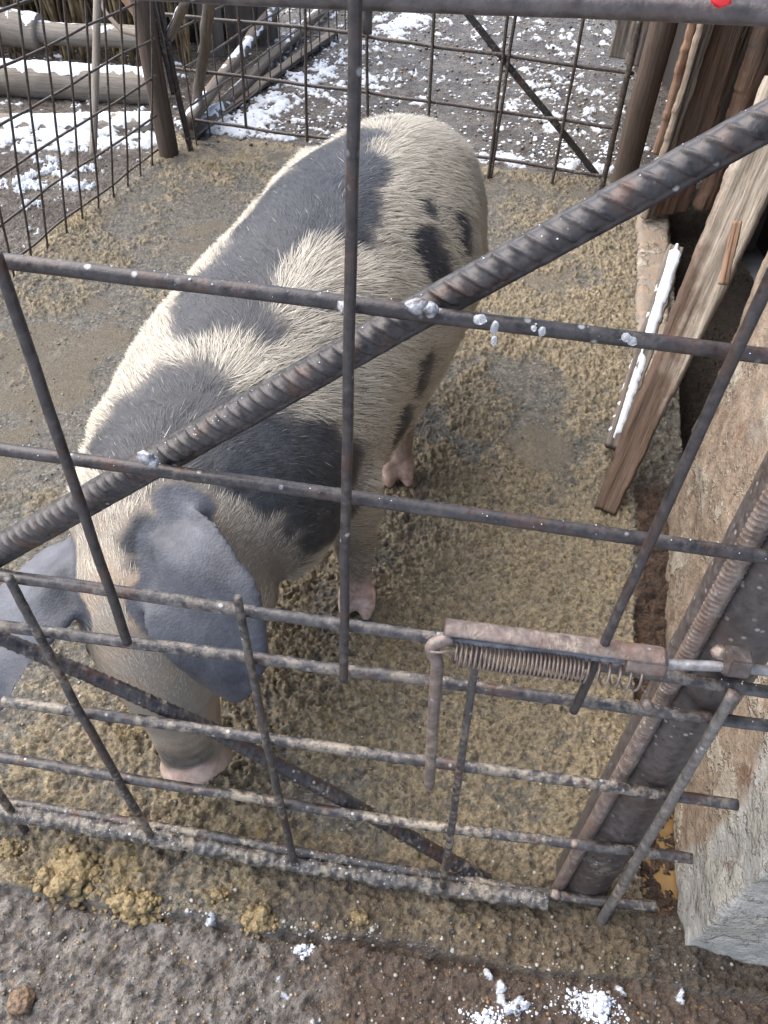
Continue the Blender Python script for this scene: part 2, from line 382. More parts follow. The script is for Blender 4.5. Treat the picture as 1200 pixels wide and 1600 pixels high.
m.b.inputs['Subsurface Weight'].default_value = .0
def pos_snow(n):
    out = []
    for (cx, cy, sx_, sy_, k) in ((.78, 4.35, .28, .45, .34), (.45, 3.68, .45, .07, .16), (.80, 3.72, .16, .12, .1), (-.72, 3.85, .3, .14, .18), (-.35, 4.5, .35, .5, .12), (.355, .288, .035, .015, .0), (.185, .262, .03, .012, .0), (-.45, 4.9, .2, .5, .1)):
        q = rg.normal(0, 1, (int(n * k), 2)) * [sx_, sy_] + [cx, cy]; q[:, 1] = np.where((cy > 3) & (q[:, 1] < 3.6 - .19 * q[:, 0]), 3.66 - .19 * q[:, 0] + .03 * rg.random(len(q)), q[:, 1]); out.append(q)
    return np.concatenate(out)
def pos_fs(n):
    o_ = [rg.normal(0, 1, (int(n * k), 2)) * s_ + c_ for c_, s_, k in (((.350, .288), (.022, .012), .45), ((.375, .268), (.016, .008), .15), ((.182, .262), (.020, .008), .2), ((.235, .275), (.02, .006), .08), ((-.108, .350), (.009, .005), .12))]
    return np.concatenate(o_)
tag(scatter('doorstep_snow', 900, pos_fs, .0006, .0036, snowM, 83, .6, 2, -.1, .85), kind='stuff')
m = NT('concrete_chip'); m.done(m.mix(m.attr('rnd'), (.20, .19, .17), (.42, .41, .39)), .7, 0, m.bump(m.noise(300, 3), .5, .001))
def pos_chip(n):
    x = np.concatenate([rg.uniform(-.42, .02, int(n * .8)), rg.uniform(-.55, .3, n - int(n * .8))]); return np.stack([x, front_edge(x) + np.abs(rg.normal(0, .012, n)) - .002], 1)
tag(scatter('concrete_chips', 130, pos_chip, .0010, .0048, m.m, 93, .45, 2, -.15, .75), kind='stuff')
tag(scatter('snow_crumbs', 1700, pos_snow, .001, .010, snowM, 23, .6, 2, .1, .8), kind='stuff')

# ---------------------------------------------------------------- materials for iron and wood
def iron(name, base=(.026, .023, .024), lite=(.075, .068, .068), rust=(.11, .050, .028), dirt=.5, zlo=.0, zhi=.9, fleck=.5):
    m = NT(name); n1 = m.noise(90, 5, .65); n2 = m.noise(22, 4, .6); n3 = m.noise(260, 3, .6)
    c = m.mix(m.rng(n1, .35, .7), base, lite)
    c = m.mix(m.rng(n2, .52, .70, 0, .55), c, rust)
    z = m.sep()[2]
    w = m.math('MULTIPLY', m.rng(z, zlo, zhi, 1, .08), m.rng(m.math('ADD', m.math('MULTIPLY', m.noise(9, 4, .6), .5), m.math('MULTIPLY', n1, .5)), .60 - dirt * .10, .66 - dirt * .08))
    c = m.mix(w, c, m.mix(n3, (.16, .13, .10), (.40, .35, .27)))
    v = m.vor(70); fl = m.math('MULTIPLY', m.rng(v, .12, .20, 1, 0), m.rng(m.noise(14, 2), .50, .62))
    c = m.mix(m.math('MULTIPLY', fl, fleck), c, (.62, .62, .62))
    hb = m.math('ADD', m.math('MULTIPLY', n1, .7), m.math('MULTIPLY', n3, .4)); hb = m.math('ADD', hb, m.math('MULTIPLY', w, .8))
    return m.done(c, m.rng(n1, .3, .7, .32, .60), .35, m.bump(hb, .6, .0018), .5)
meshM = iron('rust_grey_wire', (.050, .042, .038), (.125, .105, .09), (.12, .07, .045), .6, 0, .6, .3); ironM = iron('dark_rusty_iron'); ironLow = iron('muddy_iron', (.035, .032, .032), (.13, .12, .118), dirt=1.0, zlo=.2, zhi=.95)
crustM = iron('crusted_iron', (.045, .040, .037), (.20, .185, .17), (.10, .07, .05), 1.0, 0, 2, 1)
rustM = iron('brown_rust', (.12, .092, .080), (.25, .20, .175), (.16, .085, .055), .7, 0, 1.6, .4)
pipeM = iron('pipe_iron', (.060, .050, .048), (.125, .110, .105), (.085, .048, .034), .35, -.1, .35, .5)
def wood(name, a, b, c3, vec_sc=(60, 60, 3), snow=False):
    m = NT(name); cb = m.n.new('ShaderNodeCombineXYZ'); m.l.new(m.math('MULTIPLY', m.attr('g1'), 4.0), cb.inputs[0]); m.l.new(m.math('MULTIPLY', m.attr('g2'), 85.0), cb.inputs[1]); m.l.new(m.math('MULTIPLY', m.attr('g3'), 85.0), cb.inputs[2]); v = cb.outputs[0]; n1 = m.noise(1, 6, .7, v, .6); n2 = m.noise(4, 4); n3 = m.noise(3, 5, .7, v)
    c = m.mix(m.rng(n1, .3, .7), a, b); c = m.mix(m.rng(n2, .5, .7, 0, .7), c, c3)
    c = m.mix(m.rng(n3, .60, .68, 0, .75), c, (.025, .018, .014))
    hb = m.math('ADD', n1, m.math('MULTIPLY', n3, .6))
    return m.done(c, .8, 0, m.bump(hb, .9, .006), .15)
woodRed = wood('red_brown_bark_board', (.15, .085, .055), (.42, .27, .185), (.22, .18, .15))
woodGrey = wood('weathered_board', (.11, .082, .060), (.37, .30, .235), (.19, .115, .072))
woodLight = wood('pale_log', (.20, .17, .14), (.36, .32, .27), (.13, .09, .06), (3, 60, 60))
woodOld = wood('old_grey_timber', (.09, .078, .067), (.26, .225, .19), (.13, .09, .065))
woodPost = wood('brown_post', (.060, .046, .037), (.150, .112, .088), (.10, .08, .06))

def lean_wood():
    m = NT('leaning_board_wood'); cb = m.n.new('ShaderNodeCombineXYZ')
    for i_, (a_, k_) in enumerate((('g1', 4.0), ('g2', 85.0), ('g3', 85.0))): m.l.new(m.math('MULTIPLY', m.attr(a_), k_), cb.inputs[i_])
    v = cb.outputs[0]; n1 = m.noise(1, 6, .7, v, .6); n2 = m.noise(14, 5, .6); n3 = m.noise(3, 5, .7, v)
    br = m.mix(m.rng(n1, .3, .7), (.055, .038, .028), (.165, .112, .082)); gy = m.mix(m.rng(n1, .3, .7), (.14, .115, .09), (.42, .365, .30))
    t = m.rng(m.math('ADD', m.math('ADD', m.attr('g1'), m.math('MULTIPLY', m.attr('g2'), -6.0)), m.math('MULTIPLY', n2, .8)), 81.75, 82.05)
    c = m.mix(t, br, gy); c = m.mix(m.rng(n3, .60, .68, 0, .8), c, (.022, .015, .011))
    return m.done(c, .75, 0, m.bump(m.math('ADD', n1, m.math('MULTIPLY', n3, .6)), .9, .006), .2)
woodLean = lean_wood()
# ---------------------------------------------------------------- left mesh fence
def rough_log(name, p0, p1, r, mat, parent=None, seed=0, wob=.01, amp=.12, seg=16, step=.02, taper=1.0, flat=1.0):
    P = line(p0, p1, step, wob, seed); n = len(P); R = r * np.linspace(1, taper, n)
    V, F = tube(P, R, seg)
    nn = fbm3(V, 9, 4, seed + 3); k = fbm3(V, 40, 2, seed + 5)
    cen = np.concatenate([np.repeat(P, seg, 0), [P[0]], [P[-1]]])
    th = np.concatenate([np.tile(np.linspace(0, 2 * math.pi, seg, endpoint=False), n), [0, 0]]); al = np.concatenate([np.repeat(np.arange(n) * step, seg), [0, n * step]])
    gr = fbm3(np.stack([al * 6, np.cos(th) * r * 110, np.sin(th) * r * 110], 1) + seed, 1, 3, seed) - .5
    V = cen + (V - cen) * (1 + amp * 2 * (nn - .5) + amp * .7 * (k - .5) + amp * 1.1 * gr)[:, None]
    return mesh(name, V, F, mat, parent, True, dict(g1=al + seed, g2=np.cos(th) * r, g3=np.sin(th) * r))
pb = onz(265, 245)
fence_dir = np.array([.254, .967, 0]); fn = np.array([.967, -.254, 0]); lean = math.radians(11)
upv = np.array([fn[0] * math.sin(lean), fn[1] * math.sin(lean), math.cos(lean)])
lf = empty('wire_mesh_fence', tuple(onz(130, 345)))
tag(lf, 'rusty welded wire mesh panel leaning beside the round brown corner post', 'fence')
B0 = onz(0, 440, .03); B1 = onz(247, 243, .03)
d_ = (B1 - B0); Lf = np.linalg.norm(d_[:2]); d_ = d_ / np.linalg.norm(d_)
B0 = B0 - d_ * .75; Lf = np.linalg.norm(B1 - B0)
k = 0; nvert = 17
for i in range(nvert):
    s = Lf - .045 - i * .113
    if s < 0: break
    b = B0 + d_ * s - upv * (.03 + .012 * (i % 3)) ; t_ = b + upv * 1.32
    if b[2] < .012: b = b + upv * .0
    V, F = tube(line(b, t_, .03, .008, i), .0044, 8); mesh('mesh_wire', V, F, meshM, lf)
for j in range(9):
    h = .03 + j * .148
    V, F = tube(line(B0 + upv * h - fn * .009, B1 + upv * h - fn * .009 + np.array([0, 0, .0]), .03, .010, 40 + j), .0047, 8); mesh('mesh_wire', V, F, meshM, lf)
post = rough_log('iron_corner_post', (pb[0], pb[1], -.05), (pb[0] - .02, pb[1] + .01, 1.5), .043, woodPost, None, 4, .004, .05)
tag(post, 'round dark brown corner post with mud at its foot where the wire fences meet', 'post')
post2 = empty('corner_rod', (pb[0] + .06, pb[1] + .05, 0))
V, F = tube(line((pb[0] + .085, pb[1] + .05, -.02), (pb[0] + .0, pb[1] + .06, 1.4), .015, .004, 9), .014, 12, ribs(.0012, .016)); mesh('rod', V, F, ironM, post2)
V, F = tube(line((pb[0] + .055, pb[1] + .02, .25), (pb[0] - .0, pb[1] + .02, 1.3), .02, .006, 19), .009, 10); mesh('thin_rod', V, F, ironM, post2)
tag(post2, 'ribbed iron rod standing tight against the round corner post', 'rod')

# fence continuing away beyond the corner
ff = empty('far_side_fence', (pb[0] + .3, pb[1] + 1, 0))
tag(ff, 'wire mesh fence running away from the corner post along the snowy poles', 'fence')
C0 = np.array([pb[0] + .10, pb[1] + .10, .05]); C1 = np.array([pb[0] + 1.0, pb[1] + 3.1, .05]); dd = (C1 - C0) / np.linalg.norm(C1 - C0)
for j in range(6):
    V, F = tube(line(C0 + [0, 0, .14 * j], C1 + [0, 0, .14 * j], .04, .01, 60 + j), .005, 7); mesh('mesh_wire', V, F, meshM, ff)
for i in range(22):
    q = C0 + dd * (.14 * i); V, F = tube(line(q - [0, 0, .05], q + [0, 0, .85], .05, .008, 80 + i), .004, 7); mesh('mesh_wire', V, F, meshM, ff)

# ---------------------------------------------------------------- rear wire gate of the pen
rn_ = np.array([.187, .982, 0]); rp = onz(620, 262, .0)
def RP(u, v, off=0.0): return onpl(u, v, rp + rn_ * off, rn_)
rgt = empty('rear_wire_gate', tuple(rp)); tag(rgt, 'rusty wire grid gate with a diagonal strip closing the back of the pen', 'gate')
def rr(name, pts, r, off, mat=meshM, seg=8, wob=.003, seed=0, rf=None):
    P = [RP(u, v, off) for u, v in pts]; P = resample(P, .02)
    P = P + wob * np.stack([2 * fbm2(np.arange(len(P)) * .12 + seed, np.zeros(len(P)) + c, 2, 7) - 1 for c in range(3)], 1)
    V, F = tube(P, r, seg, rf); return mesh(name, V, F, mat, rgt)
rr('horizontal_bar', [(250, 22), (545, 50), (600, 62), (780, 85), (990, 116)], .0075, 0)
rr('horizontal_bar', [(260, 105), (540, 140), (720, 165), (966, 201)], .0075, 0, seed=1)
rr('horizontal_bar', [(276, 184), (480, 213), (760, 246), (945, 276)], .0075, 0, seed=2)
rr('bottom_rail', [(296, 222), (450, 247), (620, 266), (760, 281), (935, 302)], .013, 0, crustM, 12, .004, 3)
rr('top_bar', [(240, -70), (990, 5)], .010, 0)
for k, (a, b) in enumerate((((366, -60), (385, 198)), ((475, -60), (480, 220)), ((573, -60), (575, 255)), ((684, -60), (664, 270)), ((803, -60), (763, 279)), ((818, -60), (766, 281)), ((925, -40), (860, 297)), ((1000, 30), (938, 303)))):
    rr('vertical_bar', [a, b], .0065 if k != 7 else .012, -.012, seed=10 + k)
def flatbar(name, p0, p1, w, t, mat, parent, nrm):
    p0 = np.array(p0); p1 = np.array(p1); d = p1 - p0; L = np.linalg.norm(d); d = d / L; s = np.cross(d, nrm); s /= np.linalg.norm(s); n_ = np.cross(s, d)
    P = line(p0, p1, .03, .004, 5); V = []; F = []
    for q in P: V += [q - s * w / 2 - n_ * t / 2, q + s * w / 2 - n_ * t / 2, q + s * w / 2 + n_ * t / 2, q - s * w / 2 + n_ * t / 2]
    for i in range(len(P) - 1):
        for j in range(4): F.append((4 * i + j, 4 * i + (j + 1) % 4, 4 * i + 4 + (j + 1) % 4, 4 * i + 4 + j))
    F += [(3, 2, 1, 0), tuple(len(V) - 4 + j for j in range(4))]
    V = np.array(V); return mesh(name, V, F, mat, parent, False, dict(g1=(V - p0) @ d, g2=(V - p0) @ s, g3=(V - p0) @ n_))
flatbar('diagonal_strip', RP(700, -20, .016), RP(786, 92, .016), .026, .005, ironM, rgt, rn_)
flatbar('diagonal_strip', RP(785, 90, .016), RP(932, 274, .016), .026, .005, ironM, rgt, rn_)
pc_ = onz(972, 288)
q = rough_log('round_gate_post', (pc_[0], pc_[1], -.05), (pc_[0] + .02, pc_[1] + .05, 1.25), .052, woodPost, None, 8, .006, .07)
tag(q, 'round reddish brown wooden post at the right end of the rear wire gate', 'post')
# a board lying on the snow behind the gate
q = flatbar('brown_plank', onz(292, 212, .03), onz(520, 52, .03), .055, .02, woodOld, None, np.array([0, 0, 1.0])); tag(q, 'narrow brown plank lying across the snow behind the rear gate', 'plank')
# ---------------------------------------------------------------- snowy logs and stakes on the left
def snow_on(name, P0, P1, r, parent, seed, w=.7, lift=.72, gap=.38):
    """snow cap along the top of a pole"""
    P = line(P0, P1, .012, 0, 0); n = len(P); dv = (P[-1] - P[0]) / np.linalg.norm(P[-1] - P[0]); s = np.cross(dv, [0, 0, 1.0]); s /= np.linalg.norm(s); u_ = np.cross(s, dv)
    L = np.linalg.norm(P[-1] - P[0]); q = np.linspace(0, L, n); k = 14; th = np.linspace(-1, 1, k)
    cover = sstep(gap - .1, gap + .12, fbm2(q * 8, q * 0 + seed, 3, seed)) * (.7 + .3 * fbm2(q * 40, q * 0 + seed, 3, seed + 3)); V = []
    for i in range(n):
        ww = r * w * (.15 + .85 * cover[i]) * (1 + .35 * (2 * vn2(np.array([q[i] * 25]), np.array([1.0 * seed]), 4)[0] - 1))
        for j in range(k):
            off = th[j] * ww; surf = math.sqrt(max(r * r - off * off, 0)); thk = (1 - th[j] ** 2) ** .5 * r * .13 * cover[i] - r * .06
            V.append(P[i] + s * off + u_ * (surf + thk))
    V = np.array(V); V += (.20 * r * (fbm3(V, 50, 4, seed) - .5) + .012 * (fbm3(V, 22, 2, seed + 2) - .55))[:, None] * u_
    F = [(i * k + j, i * k + j + 1, (i + 1) * k + j + 1, (i + 1) * k + j) for i in range(n - 1) for j in range(k - 1)]
    return mesh(name, V, F, snowM, parent)
def px(u, v, y, x=None):
    d = ray(u, v); t = y / d[1]; return CAM + d * t
def snowy_log(p0, p1, r, label, cat, mat=woodLight, seed=0, gap=.38, w=.75, wob=.008, nm='log'):
    o = rough_log(nm, p0, p1, r, mat, None, seed, wob, .08, 20); tag(o, label, cat)
    snow_on('snow', p0, p1, r, o, seed + 1, w=w, gap=gap); return o
snowy_log(px(-260, 4, 4.55), px(64, 52, 4.45), .085, 'thick pale snow-topped log, uppermost at the far left edge', 'log', seed=31, gap=.2)
snowy_log(px(60, 50, 4.45), px(235, 62, 4.4), .052, 'slimmer pale snow-dusted log between the stake and the corner post', 'log', seed=32)
snowy_log(px(-280, 104, 4.25), px(248, 136, 4.15), .082, 'long pale horizontal log with a snow cap, middle one of the rail stack', 'log', seed=33, gap=.12)
q = rough_log('concrete_kerb', px(-260, 206, 3.72), px(240, 198, 3.80), .062, woodLight, None, 34, .01, .10, 20)
tag(q, 'low pale kerb buried under a thick snow cap at the foot of the stacked logs', 'kerb'); snow_on('snow', px(-260, 206, 3.72), px(240, 198, 3.80), .062, q, 35, w=.98, gap=.0)
st = rough_log('wooden_stake', px(146, 245, 3.35), px(154, -60, 3.75), .016, woodLight, None, 36, .003, .04, 14); tag(st, 'thin pale wooden stake with a peeled orange top leaning behind the left mesh', 'stake')
# poles lying beside the far fence, snow on them
def pole(a, b, za, zb, r, label, seed, gap=.30):
    p0, p1 = onz(*a, za), onz(*b, zb); snowy_log(p0, p1, r, label, 'pole', woodOld, seed, gap, .95, .01, 'snowy_pole')
pole((292, 192), (448, -10), .10, .22, .030, 'snow-covered pole lying highest along the far side fence', 41, .05)
pole((300, 210), (540, -20), .04, .06, .03, 'snow-covered pole lying lower next to the brown plank', 42, .12)
pole((306, 170), (332, -20), .03, .75, .022, 'snow-covered pole leaning upright near the corner post', 43, .1)
pole((262, 60), (290, 2), .45, .62, .018, 'short snow-covered branch beside the top of the corner post', 44)
# grey upright boards beyond
for k, (u0, u1, lab) in enumerate(((322, 356, 'leftmost grey upright board beyond the far side fence'), (360, 398, 'grey upright board in the middle beyond the far side fence'), (402, 436, 'rightmost grey upright board beyond the far side fence'))):
    a = px(u0, 125 - 22 * k, 4.9 + .15 * k); b = px(u1, 118 - 22 * k, 4.95 + .15 * k)
    V = []; nseg = 24
    o = None
    t0 = .025; H_ = 1.5
    for i in range(nseg + 1):
        z = i / nseg * H_
        for pt, s_ in ((a, 0), (b, 0)):
            V.append((pt[0], pt[1] - t0 / 2, z - .05)); V.append((pt[0], pt[1] + t0 / 2, z - .05))
    F = []
    for i in range(nseg):
        A_ = 4 * i; B_ = A_ + 4
        F += [(A_, A_ + 2, B_ + 2, B_), (A_ + 3, A_ + 1, B_ + 1, B_ + 3), (A_ + 1, A_, B_, B_ + 1), (A_ + 2, A_ + 3, B_ + 3, B_ + 2)]
    F += [(4 * nseg, 4 * nseg + 2, 4 * nseg + 3, 4 * nseg + 1)]
    V = np.array(V); V[:, 0] += .006 * (fbm3(V, 5, 2, k) - .5); V[:, 1] += .012 * (fbm3(V, 4, 2, k + 9) - .5)
    tag(mesh('grey_board', V, F, woodOld, None, False, dict(g1=V[:, 2] + k, g2=V[:, 0], g3=V[:, 1])), lab, 'board', 'upright grey boards')
# dry stalks behind the logs
mb = MB(); rs = random.Random(4)
for i in range(170):
    x = rs.uniform(-4.2, -1.15); y = rs.uniform(4.65, 4.95); r = rs.uniform(.004, .012)
    P = line((x, y, -.02), (x + rs.uniform(-.12, .12), y + rs.uniform(-.08, .08), rs.uniform(.7, 1.4)), .08, .02, i); V, F = tube(P, r, 6); mb.add(V, F)
m = NT('dry_stalk'); m.done(m.mix(m.rng(m.noise(16, 3), .35, .65), (.10, .065, .03), (.33, .24, .12)), .7); 
tag(mb.build('dry_stalks', m.m), kind='stuff')
# big roughly stacked timber / bank behind everything
V, F = box((-2.6, 5.35, .5), 3.4, .5, 1.1); m = NT('dark_stack'); m.done(m.mix(m.rng(m.noise(7, 5), .4, .6), (.03, .024, .02), (.10, .08, .06)), .85, 0, m.bump(m.noise(20, 4), 1, .03))
bm = bmesh.new(); bm.from_mesh(mesh('brush_bank', V, F, m.m).data); bmesh.ops.subdivide_edges(bm, edges=bm.edges[:], cuts=24, use_grid_fill=True)
o = bpy.data.objects['brush_bank']
for v in bm.verts:
    w_ = fbm3(np.array([v.co[:]]), 5, 3, 3)[0] - .5; v.co += Vector((0, w_ * .3, w_ * .3))
bm.to_mesh(o.data); bm.free(); tag(o, 'dark bank of stacked brushwood behind the dry stalks and snowy logs', 'brush pile')
# dark curved hose and branches by the corner post
for pts, r, lab, cat_, nm in (([(290, -30, 4.2), (330, 20, 4.0), (380, 48, 3.9), (440, 56, 3.75), (470, 40, 3.7)], .010, 'dark curved hose bending behind the top of the corner post', 'hose', 'hose'),):
    P = resample([px(u * .5, v, y) for u, v, y in pts], .02); V, F = tube(P, r, 10); tag(mesh(nm, V, F, woodOld), lab, cat_)
for k, (a, b, r, lab) in enumerate((((178, -30, 3.7), (226, 52, 3.62), .016, 'brown crooked branch resting left of the corner post'), ((212, -40, 3.8), (240, 30, 3.6), .020, 'thicker brown branch touching the left side of the corner post'))):
    q = rough_log('branch', px(*a), px(*b), r, woodRed, None, 50 + k, .02, .15, 12); tag(q, lab, 'branch')

# ---------------------------------------------------------------- right side: shed wall, boards
def slab(poly_lo, z0, z1, name, mat, parent=None, cuts=60, amp=.01, seed=0, freq=6, attrf=None, bev=.02):
    """closed box from a 4 point footprint, finely subdivided and displaced"""
    q = [np.array(p) for p in poly_lo]
    bm = bmesh.new()
    lo = [bm.verts.new((p[0], p[1], z0)) for p in q]; hi = [bm.verts.new((p[0], p[1], z1)) for p in q]
    bm.faces.new(lo[::-1]); bm.faces.new(hi)
    for i in range(4): bm.faces.new((lo[i], lo[(i + 1) % 4], hi[(i + 1) % 4], hi[i]))
    bmesh.ops.recalc_face_normals(bm, faces=bm.faces[:])
    if bev: bmesh.ops.bevel(bm, geom=bm.edges[:], offset=bev, segments=4, affect='EDGES', profile=.5)
    for _ in range(12):
        es = [e for e in bm.edges if e.calc_length() > cuts]
        if not es: break
        bmesh.ops.subdivide_edges(bm, edges=es, cuts=1, use_grid_fill=True)
    bm.normal_update(); me = bpy.data.meshes.new(name); bm.to_mesh(me)
    P = np.array([v.co[:] for v in bm.verts]); N = np.array([v.normal[:] for v in bm.verts]); bm.free()
    d = amp * (2 * fbm3(P, freq, 4, seed) - 1) + amp * .35 * (2 * fbm3(P, freq * 7, 3, seed + 5) - 1)
    P = P + N * d[:, None]; me.vertices.foreach_set('co', P.astype(np.float32).ravel())
    me.polygons.foreach_set('use_smooth', np.ones(len(me.polygons), bool)); me.update()
    if attrf:
        at = me.attributes.new('stain', 'FLOAT', 'POINT'); at.data.foreach_set('value', attrf(P).astype(np.float32))
    return link(name, me, mat, parent)
m = NT('old_concrete'); sa = m.attr('stain'); nA = m.noise(18, 6, .65); nB = m.noise(130, 4, .7); nC = m.noise(5, 4)
grey = m.mix(m.rng(nA, .3, .7), (.30, .29, .265), (.47, .45, .41)); grey = m.mix(m.rng(m.vor(95), .06, .13, .8, 0), grey, (.08, .08, .075))
brown = m.mix(m.rng(nA, .3, .7), (.15, .11, .080), (.36, .285, .215)); brown = m.mix(m.rng(nB, .55, .75, 0, .7), brown, (.30, .25, .19))
c_ = m.mix(m.rng(m.math('ADD', sa, m.math('MULTIPLY', m.math('SUBTRACT', nA, .5), .9)), .35, .65), grey, brown)
fl_ = m.rng(m.noise(7, 6, .7), .52, .58); c_ = m.mix(m.math('MULTIPLY', fl_, .6), c_, (.42, .39, .32)); f3 = m.rng(m.noise(11, 6, .75), .58, .63); c_ = m.mix(m.math('MULTIPLY', f3, .7), c_, (.16, .085, .055)); hb = m.math('ADD', nA, m.math('MULTIPLY', nB, .7)); hb = m.math('ADD', hb, m.math('MULTIPLY', fl_, .8)); hb = m.math('SUBTRACT', hb, m.rng(m.vor(60), .05, .14, .5, 0))
m.done(c_, .66, 0, m.bump(hb, 1, .010), .2); concM = m.m
def stainf(P):
    ff_ = sstep(.44, .57, P[:, 1] + .05 * (2 * fbm3(P, 8, 3, 3) - 1)); hi_ = sstep(.85, .35, P[:, 2] + .25 * (2 * fbm3(P, 4, 3, 8) - 1))
    return ff_ * (.42 + .58 * hi_)
wall = slab([(.512, .366), (1.35, .22), (1.45, 1.40), (.728, 1.415)], -.02, 1.75, 'shed_wall', concM, None, .008, .012, 3, 6, stainf, .007)
tag(wall, 'rough concrete shed wall, brown stained along the gutter and bare grey at its front corner', 'wall')
# pale mortar patch proud of the front corner
# kerb under the boards
kb = slab([(.728, 1.80), (.815, 1.78), (1.12, 3.08), (1.00, 3.14)], -.20, .030, 'board_kerb', concM, None, .03, .010, 9, 6, lambda P: .62 + 0 * P[:, 0], .02)
tag(kb, 'low dirty concrete kerb carrying the upright boards right of the pig', 'kerb')
def plank(name, base, top, w, t, wd, mat, seed, label, parent=None, ragged=.010, wt=None, group=None):
    base = np.array(base, float); top = np.array(top, float); d = top - base; L = np.linalg.norm(d); d /= L
    s = np.array(wd, float); s -= d * (s @ d); s /= np.linalg.norm(s); n_ = np.cross(d, s)
    ny = int(L / .007); nx = 22; V = []; wt = wt or w
    e1 = 2 * fbm2(np.linspace(0, L * 9, ny), np.zeros(ny) + seed, 4, seed) - 1; e2 = 2 * fbm2(np.linspace(0, L * 9, ny), np.zeros(ny) + seed + 5, 4, seed + 1) - 1
    def stp(sd): return _h(np.floor(np.linspace(0, L * 34, ny) + 3 * fbm2(np.linspace(0, L * 5, ny), np.zeros(ny) + sd, 2, sd)), np.zeros(ny), 0, sd) * 2 - 1
    e1 = .6 * e1 + .3 * stp(seed); e2 = .6 * e2 + .3 * stp(seed + 3)
    for side in (1, -1):
        for i in range(ny):
            f = i / (ny - 1); ww = w + (wt - w) * f
            for j in range(nx):
                g = j / (nx - 1) * 2 - 1
                x_ = g * ww / 2 + (e1[i] if g > 0 else e2[i]) * ragged * abs(g)
                V.append(base + d * (L * f) + s * x_ + n_ * side * (t / 2) * (1 - .6 * max(0, abs(g) - .8) / .2))
    V = np.array(V)
    # grain relief along the board
    loc = np.stack([(V - base) @ d * 4, (V - base) @ s * 75, (V - base) @ n_ * 30], 1); gr = fbm3(loc, 1, 3, seed) - .5 + .8 * (fbm3(loc * [1, .3, .3], 1, 3, seed + 4) - .5)
    sg = np.concatenate([np.ones(ny * nx), -np.ones(ny * nx)]); V = V + n_ * (sg * gr * .015)[:, None]
    N0 = ny * nx; F = []
    for i in range(ny - 1):
        for j in range(nx - 1):
            a = i * nx + j; F.append((a, a + 1, a + nx + 1, a + nx)); F.append((N0 + a, N0 + a + nx, N0 + a + nx + 1, N0 + a + 1))
        a = i * nx; F.append((a, a + nx, N0 + a + nx, N0 + a)); a += nx - 1; F.append((a, N0 + a, N0 + a + nx, a + nx))
    for j in range(nx - 1):
        F.append((j, N0 + j, N0 + j + 1, j + 1)); a = N0 - nx + j; F.append((a, a + 1, N0 + a + 1, N0 + a))
    o = mesh(name, V, F, mat, parent, True, dict(g1=(V - base) @ d + seed, g2=(V - base) @ s, g3=(V - base) @ n_)); tag(o, label, 'board', group); return o
wdv = np.array([-.2, -1, 0])
def upright(u, v, z, w, t, mat, seed, label, topz=1.35, lean_=(0, 0), ragged=.012, wt=None):
    b = onz(u, v, z); return plank('upright_board', b, b + np.array([lean_[0], lean_[1], topz]), w, t, wdv + np.array([-1.7, .3, 0]), mat, seed, label, None, ragged, wt)
upright(1044, 238, .07, .15, .05, woodRed, 61, 'narrow reddish brown board standing next to the round gate post', lean_=(.0, .0))
upright(1078, 268, .07, .16, .05, woodOld, 62, 'dark narrow board standing behind the broad bark-brown board', lean_=(.06, .02), ragged=.02)
upright(1040, 330, .05, .17, .06, woodRed, 63, 'broad bark-brown board with a ragged edge standing on the kerb', lean_=(.02, 0), ragged=.02)
upright(1112, 322, .07, .16, .06, woodRed, 64, 'splintered orange-brown board just left of the long leaning board', lean_=(.03, -.02), ragged=.025)
upright(1168, 250, .07, .26, .05, woodGrey, 65, 'wide weathered grey board deep between the splintered boards and the leaning board', lean_=(.02, 0), ragged=.02)
upright(1010, 340, .05, .05, .03, woodGrey, 66, 'thin pale stick standing at the left foot of the bark-brown board', lean_=(.04, 0), ragged=.01)
# grey board panel past the round post
for k in range(3):
    b = px(966 + 26 * k, 100 + 4 * k, 3.95 - .1 * k); plank('far_grey_board', (b[0], b[1], .33), (b[0], b[1], 1.5), .10, .025, (1, -.3, 0), woodOld, 70 + k, ['grey board hanging above the snow, farthest left past the round post', 'middle grey board hanging above the snow past the round post', 'grey board hanging above the snow, nearest the round post'][k], group='hanging grey boards')
# long leaning board and the snowy slat beside it
plank('leaning_board', (.557, 1.36, .012), (1.02, 2.20, .75), .056, .040, (-1.0, .35, .1), woodLean, 81, 'long weathered board leaning down into the pen from the dark opening', None, .007, .150)
sl_ = plank('broken_slat', (.605, 1.56, .05), (.80, 2.06, .37), .045, .02, (-1, .35, .2), woodOld, 82, 'short broken slat with snow on it lying along the leaning board')
P = line((.607, 1.575, .078), (.80, 2.055, .390), .008, 0); sN = np.array([-.93, .36, 0]); n = len(P); q = np.linspace(0, 1, n); V = []; k = 9
for i in range(n):
    ww = (.013 + .009 * fbm2(np.array([q[i] * 45]), np.array([2.0]), 3, 4)[0]) * (1 if .03 < q[i] < .97 else .3) * (.25 if .42 < q[i] < .46 else 1)
    for j in range(k):
        g = j / (k - 1) * 2 - 1; V.append(P[i] + sN * g * ww + np.array([-.003, 0, -.011 + .008 * (1 - g * g) ** .5]))
V = np.array(V); V[:, 2] += .003 * (fbm3(V, 60, 3, 3) - .5)
mesh('snow', V, [(i * k + j, i * k + j + 1, (i + 1) * k + j + 1, (i + 1) * k + j) for i in range(n - 1) for j in range(k - 1)], snowM, sl_)
